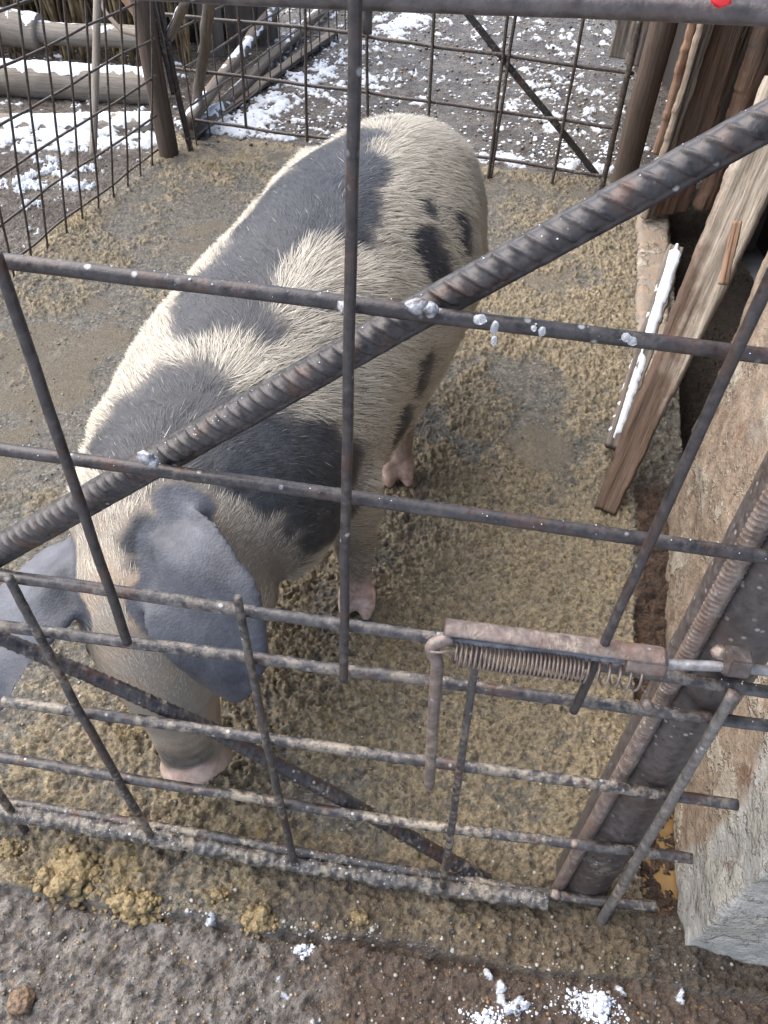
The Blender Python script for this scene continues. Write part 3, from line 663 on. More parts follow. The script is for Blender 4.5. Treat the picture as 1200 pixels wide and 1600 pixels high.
# pole dropping beside the wall end, splinters
q = rough_log('dark_pole', (.88, 1.66, .02), (1.15, 1.9, 1.3), .03, woodOld, None, 91, .01, .1); tag(q, 'dark round pole standing in the black opening behind the leaning board', 'pole')
plank('splinter', px(1130, 445, 1.72), px(1152, 345, 1.78), .022, .012, (-1, .2, 0), woodRed, 92, 'small hanging brown splinter at the edge of the dark opening', None, .006)
# shed added to keep the opening dark: near-black walls, low unseen cover
sh = empty('shed', (1.8, 2.2, 0)); tag(sh, 'wooden shed interior painted near-black for shade, seen as a black gap behind the leaning board', 'shed')
m = NT('shed_painted_shade'); m.done(m.mix(m.noise(6, 4), (.012, .010, .009), (.028, .022, .019)), .85)  # interior shade put into the colour as near-black
for nm, c_, sx_, sy_, sz_ in (('back_wall', (1.75, 2.4, .75), .08, 5.0, 2.4), ('side_wall', (2.3, 4.9, .95), 1.9, .08, 2.0), ('side_wall', (2.2, .05, .95), 2.1, .08, 2.0), ('shade_roof', (2.03, 2.4, 1.52), 2.5, 5.2, .08)):  # top slab is out of view, set low to block sky light
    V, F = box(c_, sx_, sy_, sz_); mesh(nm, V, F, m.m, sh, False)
V, F = box((1.45, 2.3, .02), .56, 1.72, .02); pass
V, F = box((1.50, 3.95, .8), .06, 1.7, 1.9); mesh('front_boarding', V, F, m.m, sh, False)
# ---------------------------------------------------------------- the pig
EARP = []
def pig_mesh():
    mb = MB()
    # torso and neck stations: centre, half width, up, down
    ST = [((.060, 2.060, .56), .02, .02, .02),
          ((.055, 2.035, .57), .11, .11, .12),
          ((.040, 1.950, .56), .180, .18, .19),
          ((.005, 1.800, .54), .225, .235, .20),
          ((-.045, 1.600, .53), .248, .26, .20),
          ((-.113, 1.400, .52), .249, .265, .20),
          ((-.180, 1.220, .51), .243, .25, .19),
          ((-.250, 1.060, .50), .228, .22, .19),
          ((-.295, .930, .485), .225, .195, .20),
          ((-.335, .840, .455), .180, .170, .17),
          ((-.350, .780, .42), .135, .13, .14),
          ((-.365, .745, .40), .05, .05, .05)]
    c = np.array([s[0] for s in ST]); q = np.array([s[1:] for s in ST])
    n = 60; t = np.linspace(0, len(ST) - 1, n)
    def cr(A):
        i = np.clip(np.floor(t).astype(int), 0, len(A) - 2); f = (t - i)[:, None]
        p0 = A[np.maximum(i - 1, 0)]; p1 = A[i]; p2 = A[i + 1]; p3 = A[np.minimum(i + 2, len(A) - 1)]
        return .5 * (2 * p1 + (p2 - p0) * f + (2 * p0 - 5 * p1 + 4 * p2 - p3) * f * f + (3 * p1 - p0 - 3 * p2 + p3) * f ** 3)
    c = cr(c); q = np.maximum(cr(q), .008)
    T = np.gradient(c, axis=0); T /= np.linalg.norm(T, axis=1)[:, None]
    seg = 40; th = np.linspace(0, 2 * math.pi, seg, endpoint=False)
    V = []
    for i in range(n):
        side = np.cross(T[i], [0, 0, 1.0]); side /= np.linalg.norm(side); upv = np.cross(side, T[i])
        cx = np.cos(th); cy = np.sin(th)
        e = .86
        X = np.sign(cx) * np.abs(cx) ** e * q[i][0]
        Y = np.where(cy > 0, np.abs(cy) ** .95 * q[i][1], -np.abs(cy) ** .9 * q[i][2])
        V.append(c[i] + X[:, None] * side + Y[:, None] * upv)
    V = np.concatenate(V)
    F = [(i * seg + j, i * seg + (j + 1) % seg, (i + 1) * seg + (j + 1) % seg, (i + 1) * seg + j) for i in range(n - 1) for j in range(seg)]
    F += [tuple(range(seg))[::-1], tuple((n - 1) * seg + j for j in range(seg))]
    mb.add(V, F)
    def chain(pts, rs, step=.012, seg=20, sx=1.0):
        P = np.array(pts, float); s = np.concatenate([[0], np.cumsum(np.linalg.norm(np.diff(P, axis=0), axis=1))])
        qn = np.linspace(0, s[-1], max(4, int(s[-1] / step)))
        PP = np.stack([np.interp(qn, s, P[:, k]) for k in range(3)], 1)
        k = np.ones(5) / 5
        PQ = np.pad(PP, ((2, 2), (0, 0)), 'edge'); PP = np.stack([np.convolve(PQ[:, a], k, 'valid') for a in range(3)], 1)
        R = np.interp(qn, s, rs)
        e0 = np.linspace(0, 1, 5)[1:]
        Vv, Ff = tube(PP, R, seg); mb.add(Vv, Ff)
        for pp, rr in ((PP[0], R[0]), (PP[-1], R[-1])):
            Vs, Fs = lump(rr, 1, 1, 2, 0); mb.add(Vs + pp, Fs)
    # legs ------------------------------------------------------------------
    LFx, LFy = -.052, 1.045
    chain([(-.135, 1.01, .46), (-.080, 1.055, .33), (-.062, 1.075, .22), (-.056, 1.055, .13), (-.052, 1.045, .065)], [.12, .075, .050, .036, .031])
    chain([(-.36, 1.00, .46), (-.385, 1.00, .33), (-.39, 1.00, .22), (-.39, .985, .13), (-.39, .97, .065)], [.12, .082, .052, .040, .036])
    chain([(.055, 1.77, .50), (.05, 1.67, .38), (.04, 1.585, .25), (.037, 1.52, .15), (.034, 1.470, .07)], [.185, .125, .054, .036, .032])
    chain([(-.14, 1.86, .50), (-.15, 1.88, .38), (-.16, 1.90, .26), (-.16, 1.90, .15), (-.165, 1.87, .07)], [.19, .13, .062, .042, .038])
    for (fx, fy, yaw) in ((-.052, 1.04, -.1), (-.39, .965, -.1), (.032, 1.460, .1), (-.165, 1.86, -.1)):
        d = np.array([math.sin(yaw), -math.cos(yaw), 0]); s = np.array([d[1], -d[0], 0])
        for k in (-1, 1):
            a = np.array([fx, fy, 0]) + s * k * .0215
            chain([a + [0, 0, .07], a + d * .018 + [0, 0, .035], a + d * .036 + s * k * .003 + [0, 0, .017]], [.021, .0215, .013], .006, 14)
            b = np.array([fx, fy, .05]) - d * .030 + s * k * .024
            chain([b + d * .012, b - [0, 0, .02]], [.011, .008], .005, 10)
    # head ------------------------------------------------------------------
    # head axis: poll -> brow -> bridge -> snout disc
    chain([(-.335, .830, .455), (-.355, .755, .415), (-.352, .705, .345), (-.343, .675, .275), (-.333, .652, .21)], [.165, .142, .112, .082, .066], .01, 28)
    chain([(-.333, .655, .215), (-.326, .637, .165), (-.318, .620, .118)], [.066, .058, .056], .008, 24)
    # snout disc rim
    P = line((-.318, .620, .118), (-.314, .611, .100), .004); Vv, Ff = tube(P, .064, 28); mb.add(Vv, Ff)
    # lower jaw and cheeks
    chain([(-.315, .835, .36), (-.315, .79, .30), (-.318, .745, .235), (-.318, .70, .165)], [.10, .085, .06, .035], .01, 20)
    for sx in (-1, 1):
        Vs, Fs = lump(.085, 2, 1.1, 3, 0); mb.add(Vs + np.array([-.345 + sx * .088, .79, .375]), Fs)
        Vs, Fs = lump(.030, 2, .9, 2, 0); mb.add(Vs + np.array([-.352 + sx * .080, .700, .392]), Fs)   # brow
    # ears: broad flaps hanging forward over the eyes
    def ear(base, mid, tip, w0, w1, w2, nrm, cup=.02, th_=.011):
        base, mid, tip, nrm = [np.array(a, float) for a in (base, mid, tip, nrm)]
        m = 52; kk = 21; Vt = []; Vb = []
        for i in range(m):
            f = i / (m - 1); p = (1 - f) ** 2 * base + 2 * f * (1 - f) * mid + f * f * tip
            d = 2 * (1 - f) * (mid - base) + 2 * f * (tip - mid); d /= np.linalg.norm(d)
            s = np.cross(d, nrm); s /= np.linalg.norm(s); nn = np.cross(s, d)
            w = np.interp(f, [0, .25, .55, .8, .93, 1], [w0, w1 * .92, w1, w2, w2 * .6, w2 * .15]) * (1 + .04 * math.sin(f * 11))
            for j in range(kk):
                g = (j / (kk - 1)) * 2 - 1
                off = p + s * g * w - nn * cup * (g * g) * (1 - .4 * f) + nn * (.005 * math.sin(g * 4 + f * 7) + .010 * math.exp(-((g + .1) / .28) ** 2) * (1 - f) + .007 * math.exp(-((abs(g) - .93) / .12) ** 2))
                e = th_ * (.35 + .65 * math.sqrt(max(0, 1 - g * g)))
                if f > .9: e *= .7
                Vt.append(off + nn * e); Vb.append(off - nn * e)
        EARP.extend([tuple((a_ + b_) / 2) for a_, b_ in zip(Vt, Vb)])
        V = np.array(Vt + Vb); N0 = m * kk; F = []
        for i in range(m - 1):
            for j in range(kk - 1):
                a = i * kk + j; F.append((a, a + 1, a + kk + 1, a + kk)); F.append((N0 + a, N0 + a + kk, N0 + a + kk + 1, N0 + a + 1))
            a = i * kk; F.append((a, a + kk, N0 + a + kk, N0 + a)); a += kk - 1; F.append((a, N0 + a, N0 + a + kk, a + kk))
        for j in range(kk - 1):
            F.append((j, N0 + j, N0 + j + 1, j + 1)); a = (m - 1) * kk + j; F.append((a, a + 1, N0 + a + 1, N0 + a))
        mb.add(V, F)
    ear((-.336, .752, .552), (-.240, .632, .606), (-.206, .582, .390), .055, .088, .064, (-.1, -.78, .62), .010, .009)
    ear((-.425, .775, .475), (-.555, .700, .510), (-.575, .560, .345), .055, .085, .055, (-.45, -.45, .75), .022)
    # tail
    chain([(.055, 2.05, .66), (.075, 2.085, .60), (.09, 2.09, .50), (.085, 2.085, .42)], [.03, .018, .013, .009], .008, 12)
    me = bpy.data.meshes.new('tmp'); me.from_pydata(np.concatenate(mb.V).tolist(), [], mb.F); me.update()
    o = bpy.data.objects.new('tmp', me); COL.objects.link(o)
    r = o.modifiers.new('r', 'REMESH'); r.mode = 'VOXEL'; r.voxel_size = PIGVOX; r.use_smooth_shade = True
    s = o.modifiers.new('s', 'SMOOTH'); s.factor = .5; s.iterations = 6
    dg = bpy.context.evaluated_depsgraph_get(); ev = o.evaluated_get(dg)
    out = bpy.data.meshes.new_from_object(ev)
    bpy.data.objects.remove(o); bpy.data.meshes.remove(me)
    return out
PIGVOX = .0065
pme = pig_mesh(); pme.name = 'pig_body'
nv = len(pme.vertices); pV = np.empty(nv * 3, np.float32); pme.vertices.foreach_get('co', pV); pV = pV.reshape(-1, 3).astype(float)
pN = np.empty(nv * 3, np.float32); pme.vertices.foreach_get('normal', pN); pN = pN.reshape(-1, 3).astype(float)
# loose skin: shallow folds on neck and shoulder, soft muscle relief
fold = np.exp(-((pV[:, 1] - .88) / .12) ** 2)
pV += pN * ((.015 * (2 * fbm3(pV, 5, 3, 3) - 1)) * (pV[:, 2] > .28) + .0015 * fold * np.sin(pV[:, 1] * 95 + pV[:, 0] * 25 + 6 * fbm3(pV, 7, 2, 5)) * (pV[:, 2] > .42) + .0011 * np.exp(-(((pV[:, 2] - .185) / .045) ** 2)) * (pV[:, 1] < .66) * np.sin(pV[:, 2] * 330 + 5 * fbm3(pV, 12, 2, 6)))[:, None]
pme.vertices.foreach_set('co', pV.astype(np.float32).ravel()); pme.update()
pme.vertices.foreach_get('normal', (tmp := np.empty(nv * 3, np.float32))); pN = tmp.reshape(-1, 3).astype(float)
bvh = BVHTree.FromPolygons([Vector(v) for v in pV], [tuple(p.vertices) for p in pme.polygons])
def onpig(u, v):
    d = Vector(ray(u, v)).normalized(); h = bvh.ray_cast(Vector(CAM), d)
    return None if h[0] is None else np.array(h[0])
# dark pigment patches on the hide: a point of the skin and the patch radius there
PATCH = [(520, 235, .085), (555, 215, .07), (590, 190, .05), (480, 290, .11), (430, 340, .10), (515, 320, .10), (540, 265, .095), (540, 360, .05), (400, 400, .085), (360, 450, .09), (330, 485, .075), (460, 370, .06),
         (405, 520, .045), (375, 505, .04), (662, 322, .035), (660, 375, .05), (685, 425, .055), (722, 350, .035), (724, 380, .03),
         (655, 600, .045), (668, 570, .035), (630, 665, .045), (615, 690, .04),
         (200, 655, .055), (250, 630, .065), (300, 625, .06), (340, 640, .05), (160, 690, .05), (200, 700, .06), (250, 690, .07), (310, 680, .07), (370, 680, .07), (420, 700, .075), (470, 720, .075),
         (380, 745, .05), (430, 760, .06), (480, 790, .06), (515, 760, .06), (500, 830, .06), (530, 820, .055), (495, 700, .06), (540, 730, .05), (525, 770, .06), (450, 830, .03), (340, 730, .03)]
pc = [(onpig(u, v), r) for u, v, r in PATCH]; pc = [(c, r) for c, r in pc if c is not None]
EARS = [(212, 850, .026), (235, 832, .030), (280, 828, .032), (320, 832, .024), (210, 880, .018),
        (112, 938, .014)]
PATCH2 = 0
ec = [(onpig(u, v), r) for u, v, r in EARS]; ec = [(c, r) for c, r in ec if c is not None]
def pigment(P):
    d = np.full(len(P), 9.0)
    for c, r in pc: d = np.minimum(d, np.linalg.norm(P - c, axis=1) - r)
    e = np.full(len(P), 9.0)
    for c, r in ec: e = np.minimum(e, np.linalg.norm(P - c, axis=1) - r)
    d = d + .032 * (2 * fbm3(P, 13, 4, 9) - 1)
    m = 1 - sstep(-.028, .020, d)
    m2 = 1 - sstep(-.012, .012, e + .02 * (2 * fbm3(P, 20, 2, 4) - 1))
    sn = 1 - sstep(.030, .075, np.linalg.norm((P - np.array([-.322, .568, .168])) * [.75, 1, 1.1], axis=1) + .045 * (fbm3(P, 40, 3, 2) - .4))
    return np.maximum(np.maximum(m, m2), .85 * sn)
from mathutils.kdtree import KDTree
kd = KDTree(len(EARP))
for i_, p_ in enumerate(EARP): kd.insert(p_, i_)
kd.balance()
earv = 1 - sstep(.023, .028, np.array([kd.find(Vector(p_))[2] for p_ in pV]))
pg = pigment(pV)
pink = 1 - sstep(.07, .15, pV[:, 2] + .05 * (2 * fbm3(pV, 12, 2, 6) - 1))
snd = np.linalg.norm(pV - np.array([-.314, .605, .098]), axis=1)
pink = np.maximum(pink * (pV[:, 1] > .93), 1 - sstep(.060, .072, snd))
pg = np.maximum(pg, earv)
for k_, a in (('pigment', pg), ('pink', pink), ('ear', earv)):
    at = pme.attributes.new(k_, 'FLOAT', 'POINT'); at.data.foreach_set('value', a.astype(np.float32))
m = NT('pig_hide')
pgA, pkA = m.attr('pigment'), m.attr('pink')
n1 = m.noise(60, 5, .6); n2 = m.noise(9, 3)
pale = m.mix(m.rng(n1, .3, .7), (.10, .088, .075), (.20, .17, .145))
pale = m.mix(m.rng(n2, .45, .7, 0, .5), pale, (.10, .09, .085))
dark = m.mix(m.rng(n1, .3, .7), (.014, .015, .018), (.036, .038, .044))
dark = m.mix(m.attr('ear'), dark, m.mix(m.rng(m.math('ADD', m.math('MULTIPLY', m.noise(12, 4, .5), .7), m.math('MULTIPLY', m.noise(45, 5, .6, None, 1.5), .3)), .35, .65), (.036, .038, .046), (.095, .100, .118)))
c_ = m.mix(pgA, pale, dark)
c_ = m.mix(m.math('MULTIPLY', pkA, .85), c_, m.mix(m.rng(n1, .35, .65), (.42, .27, .22), (.66, .50, .45)))
mud = m.math('MULTIPLY', m.rng(m.sep()[2], .45, .05, 0, .75), m.rng(m.noise(14, 5, .65), .42, .62))
yy = m.sep()[1]; face = m.math('MULTIPLY', m.rng(yy, .80, .72), m.math('SUBTRACT', 1.0, pgA)); c_ = m.mix(m.math('MULTIPLY', face, .5), c_, m.mix(m.rng(m.noise(16, 4), .4, .6), (.32, .285, .235), (.37, .27, .185)))
c_ = m.mix(mud, c_, (.17, .125, .075))
vv = m.math('ADD', m.vor(260), m.math('MULTIPLY', m.noise(120, 4), .8))
m.done(c_, m.rng(n1, .3, .7, .42, .62), 0, m.bump(vv, .30, .0015), .28)
hide = m.m
pme.materials.clear(); pme.materials.append(hide)
pme.polygons.foreach_set('use_smooth', np.ones(len(pme.polygons), bool))
pig = bpy.data.objects.new('pig', pme); COL.objects.link(pig)
tag(pig, 'large cream and black spotted pig with floppy ears walking head down towards the gate', 'pig')

# bristles ------------------------------------------------------------------
def bristles(N, seed=1):
    rg = np.random.default_rng(seed)
    tri = []
    pme.calc_loop_triangles(); nt = len(pme.loop_triangles)
    T = np.empty(nt * 3, np.int32); pme.loop_triangles.foreach_get('vertices', T); T = T.reshape(-1, 3)
    A, B, C = pV[T[:, 0]], pV[T[:, 1]], pV[T[:, 2]]
    ar = np.linalg.norm(np.cross(B - A, C - A), axis=1) / 2
    tz = (A[:, 2] + B[:, 2] + C[:, 2]) / 3; ty = (A[:, 1] + B[:, 1] + C[:, 1]) / 3
    dens = np.where(tz < .15, .12, 1.0) * np.where((tz < .30), .6, 1.0)
    dens = dens * np.where(ty < .80, 1.3, 1.0) * np.where(ty < .69, .5, 1.0)
    cdf = np.cumsum(ar * dens); cdf /= cdf[-1]
    idx = np.searchsorted(cdf, rg.random(N))
    r1 = np.sqrt(rg.random(N)); r2 = rg.random(N)
    b0, b1, b2 = 1 - r1, r1 * (1 - r2), r1 * r2
    P = A[idx] * b0[:, None] + B[idx] * b1[:, None] + C[idx] * b2[:, None]
    Nn = pN[T[idx, 0]] * b0[:, None] + pN[T[idx, 1]] * b1[:, None] + pN[T[idx, 2]] * b2[:, None]
    Nn /= np.linalg.norm(Nn, axis=1)[:, None] + 1e-9
    PG = pg[T[idx, 0]] * b0 + pg[T[idx, 1]] * b1 + pg[T[idx, 2]] * b2
    PK = pink[T[idx, 0]]
    # spine line for the lie of the hair
    sp = np.array([(.055, 2.03), (.01, 1.80), (-.04, 1.60), (-.10, 1.40), (-.16, 1.22), (-.22, 1.06), (-.275, .93), (-.35, .78), (-.35, .60)])
    sx = np.interp(P[:, 1], sp[::-1, 1], sp[::-1, 0])
    lat = P[:, 0] - sx
    back = np.stack([np.full(N, .27), np.full(N, .96), np.zeros(N)], 1)
    side = np.sign(lat) * np.clip(np.abs(lat) / .06, 0, 1)
    sidev = np.stack([side * .96, -side * .27, np.zeros(N)], 1)
    D = back * .85 + sidev * .75 + np.array([0, 0, -.55]) * np.clip(np.abs(lat) / .15, 0, 1)[:, None]
    headm = P[:, 1] < .80
    D[headm] = np.array([0, .35, .95]) + sidev[headm] * .5
    earm = earv[T[idx, 0]] > .5
    D[earm] = np.array([.2, -.5, -.8])
    sw = (2 * np.stack([fbm3(P, 9, 2, 21), fbm3(P, 9, 2, 22), fbm3(P, 9, 2, 23)], 1) - 1) * .55
    sw2 = (2 * np.stack([fbm3(P, 45, 2, 31), fbm3(P, 45, 2, 32), fbm3(P, 45, 2, 33)], 1) - 1) * .65
    D = D + sw + sw2 + rg.normal(0, .13, (N, 3))
    D -= Nn * np.sum(D * Nn, 1)[:, None]; D /= np.linalg.norm(D, axis=1)[:, None] + 1e-9
    L = .033 * rg.uniform(.6, 1.3, N) * np.where(PG > .5, .62, 1.0)
    ridge = np.exp(-(lat / .07) ** 2) * (P[:, 2] > .6)
    L *= 1 + .35 * ridge
    L[headm] *= .50; sel_ = (P[:, 1] < .66) & (P[:, 2] < .33); L[sel_] *= .6; L[P[:, 2] < .28] *= .55; L[earm] *= .5; L[PK > .4] *= .35
    lift = rg.uniform(.10, .42, N) * np.where(PG > .5, .7, 1.0)
    S0 = np.cross(Nn, D)
    k = 4; pts = []
    for i in range(k):
        f = i / (k - 1)
        pts.append(P - Nn * .0015 + D * (L * f)[:, None] + Nn * (L * (lift * f - .25 * lift * f * f * 1.6))[:, None])
    w = .00037 * rg.uniform(.7, 1.35, N) * np.where(PG > .5, .9, 1.0) * (L / .03 * .4 + .6)
    ws = [1.0, .95, .7]
    V = np.empty((N, 7, 3), np.float32)
    for i in range(3):
        V[:, 2 * i] = pts[i] - S0 * (w * ws[i])[:, None]; V[:, 2 * i + 1] = pts[i] + S0 * (w * ws[i])[:, None]
    V[:, 6] = pts[3]
    base = (np.arange(N) * 7)[:, None]
    F4 = []
    tr = np.array([[0, 3, 1], [0, 2, 3], [2, 5, 3], [2, 4, 5], [4, 6, 5]])
    F = (base[:, :, None] + tr[None]).reshape(-1, 3)
    tone = np.repeat(np.where(rg.random(N) < .008, .1, PG * .9) + rg.normal(0, .13, N), 7); rnd = np.repeat(rg.random(N), 7)
    o = mesh('bristle_coat', V.reshape(-1, 3), F, None, None, True, {'pigment': tone, 'rnd': rnd})
    me = o.data
    nr = np.repeat((Nn * .9 + D * .1), 7, axis=0); nr /= np.linalg.norm(nr, axis=1)[:, None]
    me.normals_split_custom_set_from_vertices(nr.astype(np.float32))
    return o
NB = 290000
coat = bristles(NB)
m = NT('pig_bristles')
rn = m.attr('rnd')
pl = m.mix(rn, (.26, .235, .19), (.55, .505, .425))
dk = m.mix(rn, (.014, .015, .018), (.075, .078, .09))
col = m.mix(m.rng(m.attr('pigment'), .3, .7), pl, dk)
m.done(col, .5, 0, None, .25)
coat.data.materials.append(m.m)
coat.parent = pig; coat['kind'] = 'stuff'
# eye, nostrils
m = NT('pig_eye'); m.done((.02, .012, .01), .12); eyeM = m.m
m = NT('pig_nostril'); m.done((.03, .015, .012), .6); nosM = m.m
for sx in (-1, 1):
    h = bvh.ray_cast(Vector((-.352 + sx * .098, .40, .372)), Vector((0, 1, 0)))
    V, Fc = lump(.0155, 1, 1, 3, 0)
    mesh('eye', V + (np.array(h[0]) if h[0] else np.array([-.352 + sx * .09, .70, .372])) + np.array([-sx * .006, .013, 0]), Fc, eyeM, pig)
    V, Fc = lump(.0095, 1, 1.3, 2, 0)
    d = np.array([.005, -.011, -.020]); d = d / np.linalg.norm(d)
    h = bvh.ray_cast(Vector(np.array([-.314 + sx * .022, .612, .102]) + d * .2), Vector(-d))
    if h[0]: mesh('nostril', V * np.array([1, .7, 1]) + np.array(h[0]), Fc, nosM, pig)
# ---------------------------------------------------------------- the near gate
ga = math.radians(6.5); gn = np.array([math.sin(ga), math.cos(ga), 0]); gp = np.array([.02, .461, .03])
def G(u, v, off=0.0): return onpl(u, v, gp + gn * off, gn)
gate = empty('pen_gate', (.02, .46, .0)); tag(gate, 'welded rebar gate across the foreground with a thick ribbed diagonal and a spring latch', 'gate')
def rad(px_, p): return px_ / 1200.0 * depth(p) / 2
def gbar(name, pts, th, off, mat=ironM, seg=16, wob=.0012, seed=0, rf=None, step=.006, noise=.028, parent=None):
    P = np.array([G(u, v, off) for u, v in pts])
    if not isinstance(th, (tuple, list)): th = (th, th)
    r0 = rad(th[0], P[0]); r1 = rad(th[-1], P[-1])
    L = np.linalg.norm(P[-1] - P[0])
    P = resample(P, step); n = len(P); q = np.linspace(0, L * 8, n)
    k = np.ones(9) / 9
    if n > 20: P[4:-4] = np.stack([np.convolve(P[:, a], k, 'valid') for a in range(3)], 1)
    P = P + wob * np.stack([2 * fbm2(q + seed * 3.1, np.zeros(n) + c * 5, 2, seed) - 1 for c in range(3)], 1)
    V, F = tube(P, np.linspace(r0, r1, n), seg, rf)
    cen = np.concatenate([np.repeat(P, seg, 0), [P[0]], [P[-1]]]); nz = fbm3(V, 110, 3, seed + 2); nz2 = fbm3(V, 28, 2, seed + 8)
    V = cen + (V - cen) * (1 + noise * 2 * (nz - .5) + noise * .8 * (nz2 - .5))[:, None]
    return mesh(name, V, F, mat, parent or gate)
gbar('top_rail', [(-300, -42), (870, 8), (1600, 38)], (36, 34), 0, pipeM, 24, seed=1)
gbar('horizontal_bar', [(-120, 393), (640, 487), (1400, 581)], 26, 0, seed=2)
gbar('horizontal_bar', [(-120, 684), (600, 784), (1400, 900)], (21, 24), 0, seed=3)
gbar('horizontal_bar', [(-120, 880), (700, 1000), (1400, 1114)], (20, 21), 0, ironLow, seed=4, noise=.07)
gbar('horizontal_bar', [(-120, 963), (600, 1055), (1400, 1160)], (19, 20), 0, ironLow, seed=5, noise=.08)
gbar('horizontal_bar', [(5, 1095), (600, 1180), (1152, 1257)], (18, 18), 0, ironLow, seed=6, noise=.10)
gbar('horizontal_bar', [(-200, 1150), (600, 1281), (1082, 1342)], (16, 17), 0, ironLow, seed=7, noise=.09)
gbar('horizontal_bar', [(-200, 1220), (300, 1300), (600, 1354), (870, 1400), (1026, 1416)], (15, 16), .004, ironLow, seed=8, noise=.10)
gbar('bottom_rail', [(-200, 1236), (250, 1309), (460, 1349), (700, 1388), (856, 1408)], (27, 25), -.012, crustM, 20, seed=9, noise=.42, step=.0025)
gbar('vertical_bar', [(-6, 395), (100, 708), (199, 1004)], (21, 15), -.018, seed=10)
gbar('vertical_bar', [(555, -30), (546, 480), (537, 1062)], (24, 14), -.018, seed=11)
gbar('vertical_bar', [(1330, 150), (1150, 548), (1010, 860), (897, 1110)], (26, 14), -.018, seed=12)
gbar('vertical_bar', [(-10, 1228), (43, 1302)], (13, 12), -.012, ironLow, seed=13, noise=.1)
gbar('vertical_bar', [(14, 903), (120, 1105), (251, 1332)], (15, 12), -.014, ironLow, seed=14, noise=.08)
gbar('vertical_bar', [(371, 934), (412, 1140), (462, 1358)], (14, 12), -.014, ironLow, seed=15, noise=.08)
gbar('vertical_bar', [(746, 1008), (724, 1165), (690, 1394)], (14, 12), -.014, ironLow, seed=16, noise=.1)
gbar('vertical_bar', [(1143, 1088), (1050, 1250), (933, 1450)], (17, 15), -.014, iron('pale_dirty_iron', (.11, .10, .095), (.22, .21, .20), (.12, .09, .07), .6), seed=17, noise=.06)
gbar('stub', [(574, -30), (574, 54)], (17, 15), .014, seed=18)
gbar('thick_diagonal_bar', [(-160, 950), (690, 468), (1500, 24)], (39, 50), .019, ironM, 40, .0004, 19, (lambda s_, t_: ribs(.0026, .0125, .62)(s_, t_ + .62)), .0011, .03)
gbar('lower_diagonal_bar', [(-160, 930), (0, 996), (150, 1060), (330, 1140), (540, 1251), (760, 1376)], (22, 22), .020, ironM, 28, .0008, 20, ribs(.0011, .0115, .4), .0014, .05)
# stile: stout pipe with a ribbed bar welded along its left edge
stl = G(1055, 1120, .060); sb = stl.copy(); sb[2] = .004
sx0 = np.array([.365, .476, 0]); top_ = 1.5
V, F = tube(line((sx0[0], sx0[1], -.02), (sx0[0], sx0[1], top_), .01, .0006, 3), .046, 40)
cen = np.array([sx0[0], sx0[1], 0]); dv = (V - cen) * [1, 1, 0]; V = V + dv * (.05 * (fbm3(V, 25, 4, 2) - .5))[:, None]
mesh('stile_pipe', V, F, pipeM, gate)
V, F = tube(line((sx0[0] - .047, sx0[1] - .026, -.015), (sx0[0] - .047, sx0[1] - .026, top_), .0011, .0005, 6), .0092, 28, ribs(.0012, .0065, .5)); mesh('stile_rebar', V, F, rustM, gate)
# latch
def W3(u, v, off): return G(u, v, off)
a, b = W3(692, 990, -.022), W3(1034, 1036, -.022)
L = np.linalg.norm(b - a); d = (b - a) / L; up_ = np.array([0, 0, 1.0]) - d * d[2]; up_ /= np.linalg.norm(up_); fr = np.cross(d, up_); fr = fr if fr @ gn < 0 else -fr
# split tube: open towards the lower front
r_o, r_i = .0155, .0128; nL = 90; nA_ = 26; V = []
a0, a1 = math.radians(48), math.radians(215)      # angle measured from front, over the top, to the back
for i in range(nL):
    c = a + d * (L * i / (nL - 1))
    for j in range(nA_):
        t = a0 + (a1 - a0) * j / (nA_ - 1); dr = fr * math.cos(t) + up_ * math.sin(t)
        V.append(c + dr * r_o)
    for j in range(nA_):
        t = a0 + (a1 - a0) * j / (nA_ - 1); dr = fr * math.cos(t) + up_ * math.sin(t)
        V.append(c + dr * r_i)
V = np.array(V); V += (.0012 * (fbm3(V, 140, 3, 4) - .5))[:, None] * up_
F = []; K = 2 * nA_
for i in range(nL - 1):
    o = i * K
    for j in range(nA_ - 1):
        F.append((o + j, o + j + 1, o + K + j + 1, o + K + j)); F.append((o + nA_ + j, o + K + nA_ + j, o + K + nA_ + j + 1, o + nA_ + j + 1))
    for j in (0, nA_ - 1):
        F.append((o + j, o + K + j, o + K + nA_ + j, o + nA_ + j))
for o in (0, (nL - 1) * K):
    for j in range(nA_ - 1): F.append((o + j, o + j + 1, o + nA_ + j + 1, o + nA_ + j))
latch = mesh('latch_tube', V, F, rustM, gate)
# solid sleeve at its right end
V, F = tube(line(b - d * .035, b + d * .002, .004), .0142, 24); mesh('latch_sleeve', V, F, rustM, gate)
# bolt rod with a bent handle
ba = a - d * .006 - up_ * .004 + fr * .002
bolt_pts = [ba, a + d * .1 - up_ * .004, b - up_ * .002, W3(1150, 1042, -.022), W3(1300, 1062, -.022)]
V, F = tube(resample(bolt_pts, .004), .0052, 14); bolt = mesh('latch_bolt', V, F, iron('bolt_steel', (.13, .12, .12), (.30, .29, .30), (.12, .07, .05), .2), gate)
hp = [a + d * .010 + up_ * .001 + fr * .004, ba + fr * .006 + up_ * .001, ba - d * .006 + fr * .010 - up_ * .006, W3(684, 1030, -.034), W3(677, 1120, -.034), W3(671, 1226, -.034)]
P = resample(hp, .003); kk = np.ones(7) / 7; P[3:-3] = np.stack([np.convolve(P[:, q], kk, 'valid') for q in range(3)], 1)
V, F = tube(P, rad(19, W3(675, 1120, -.034)), 20); mesh('handle', V, F, rustM, bolt)
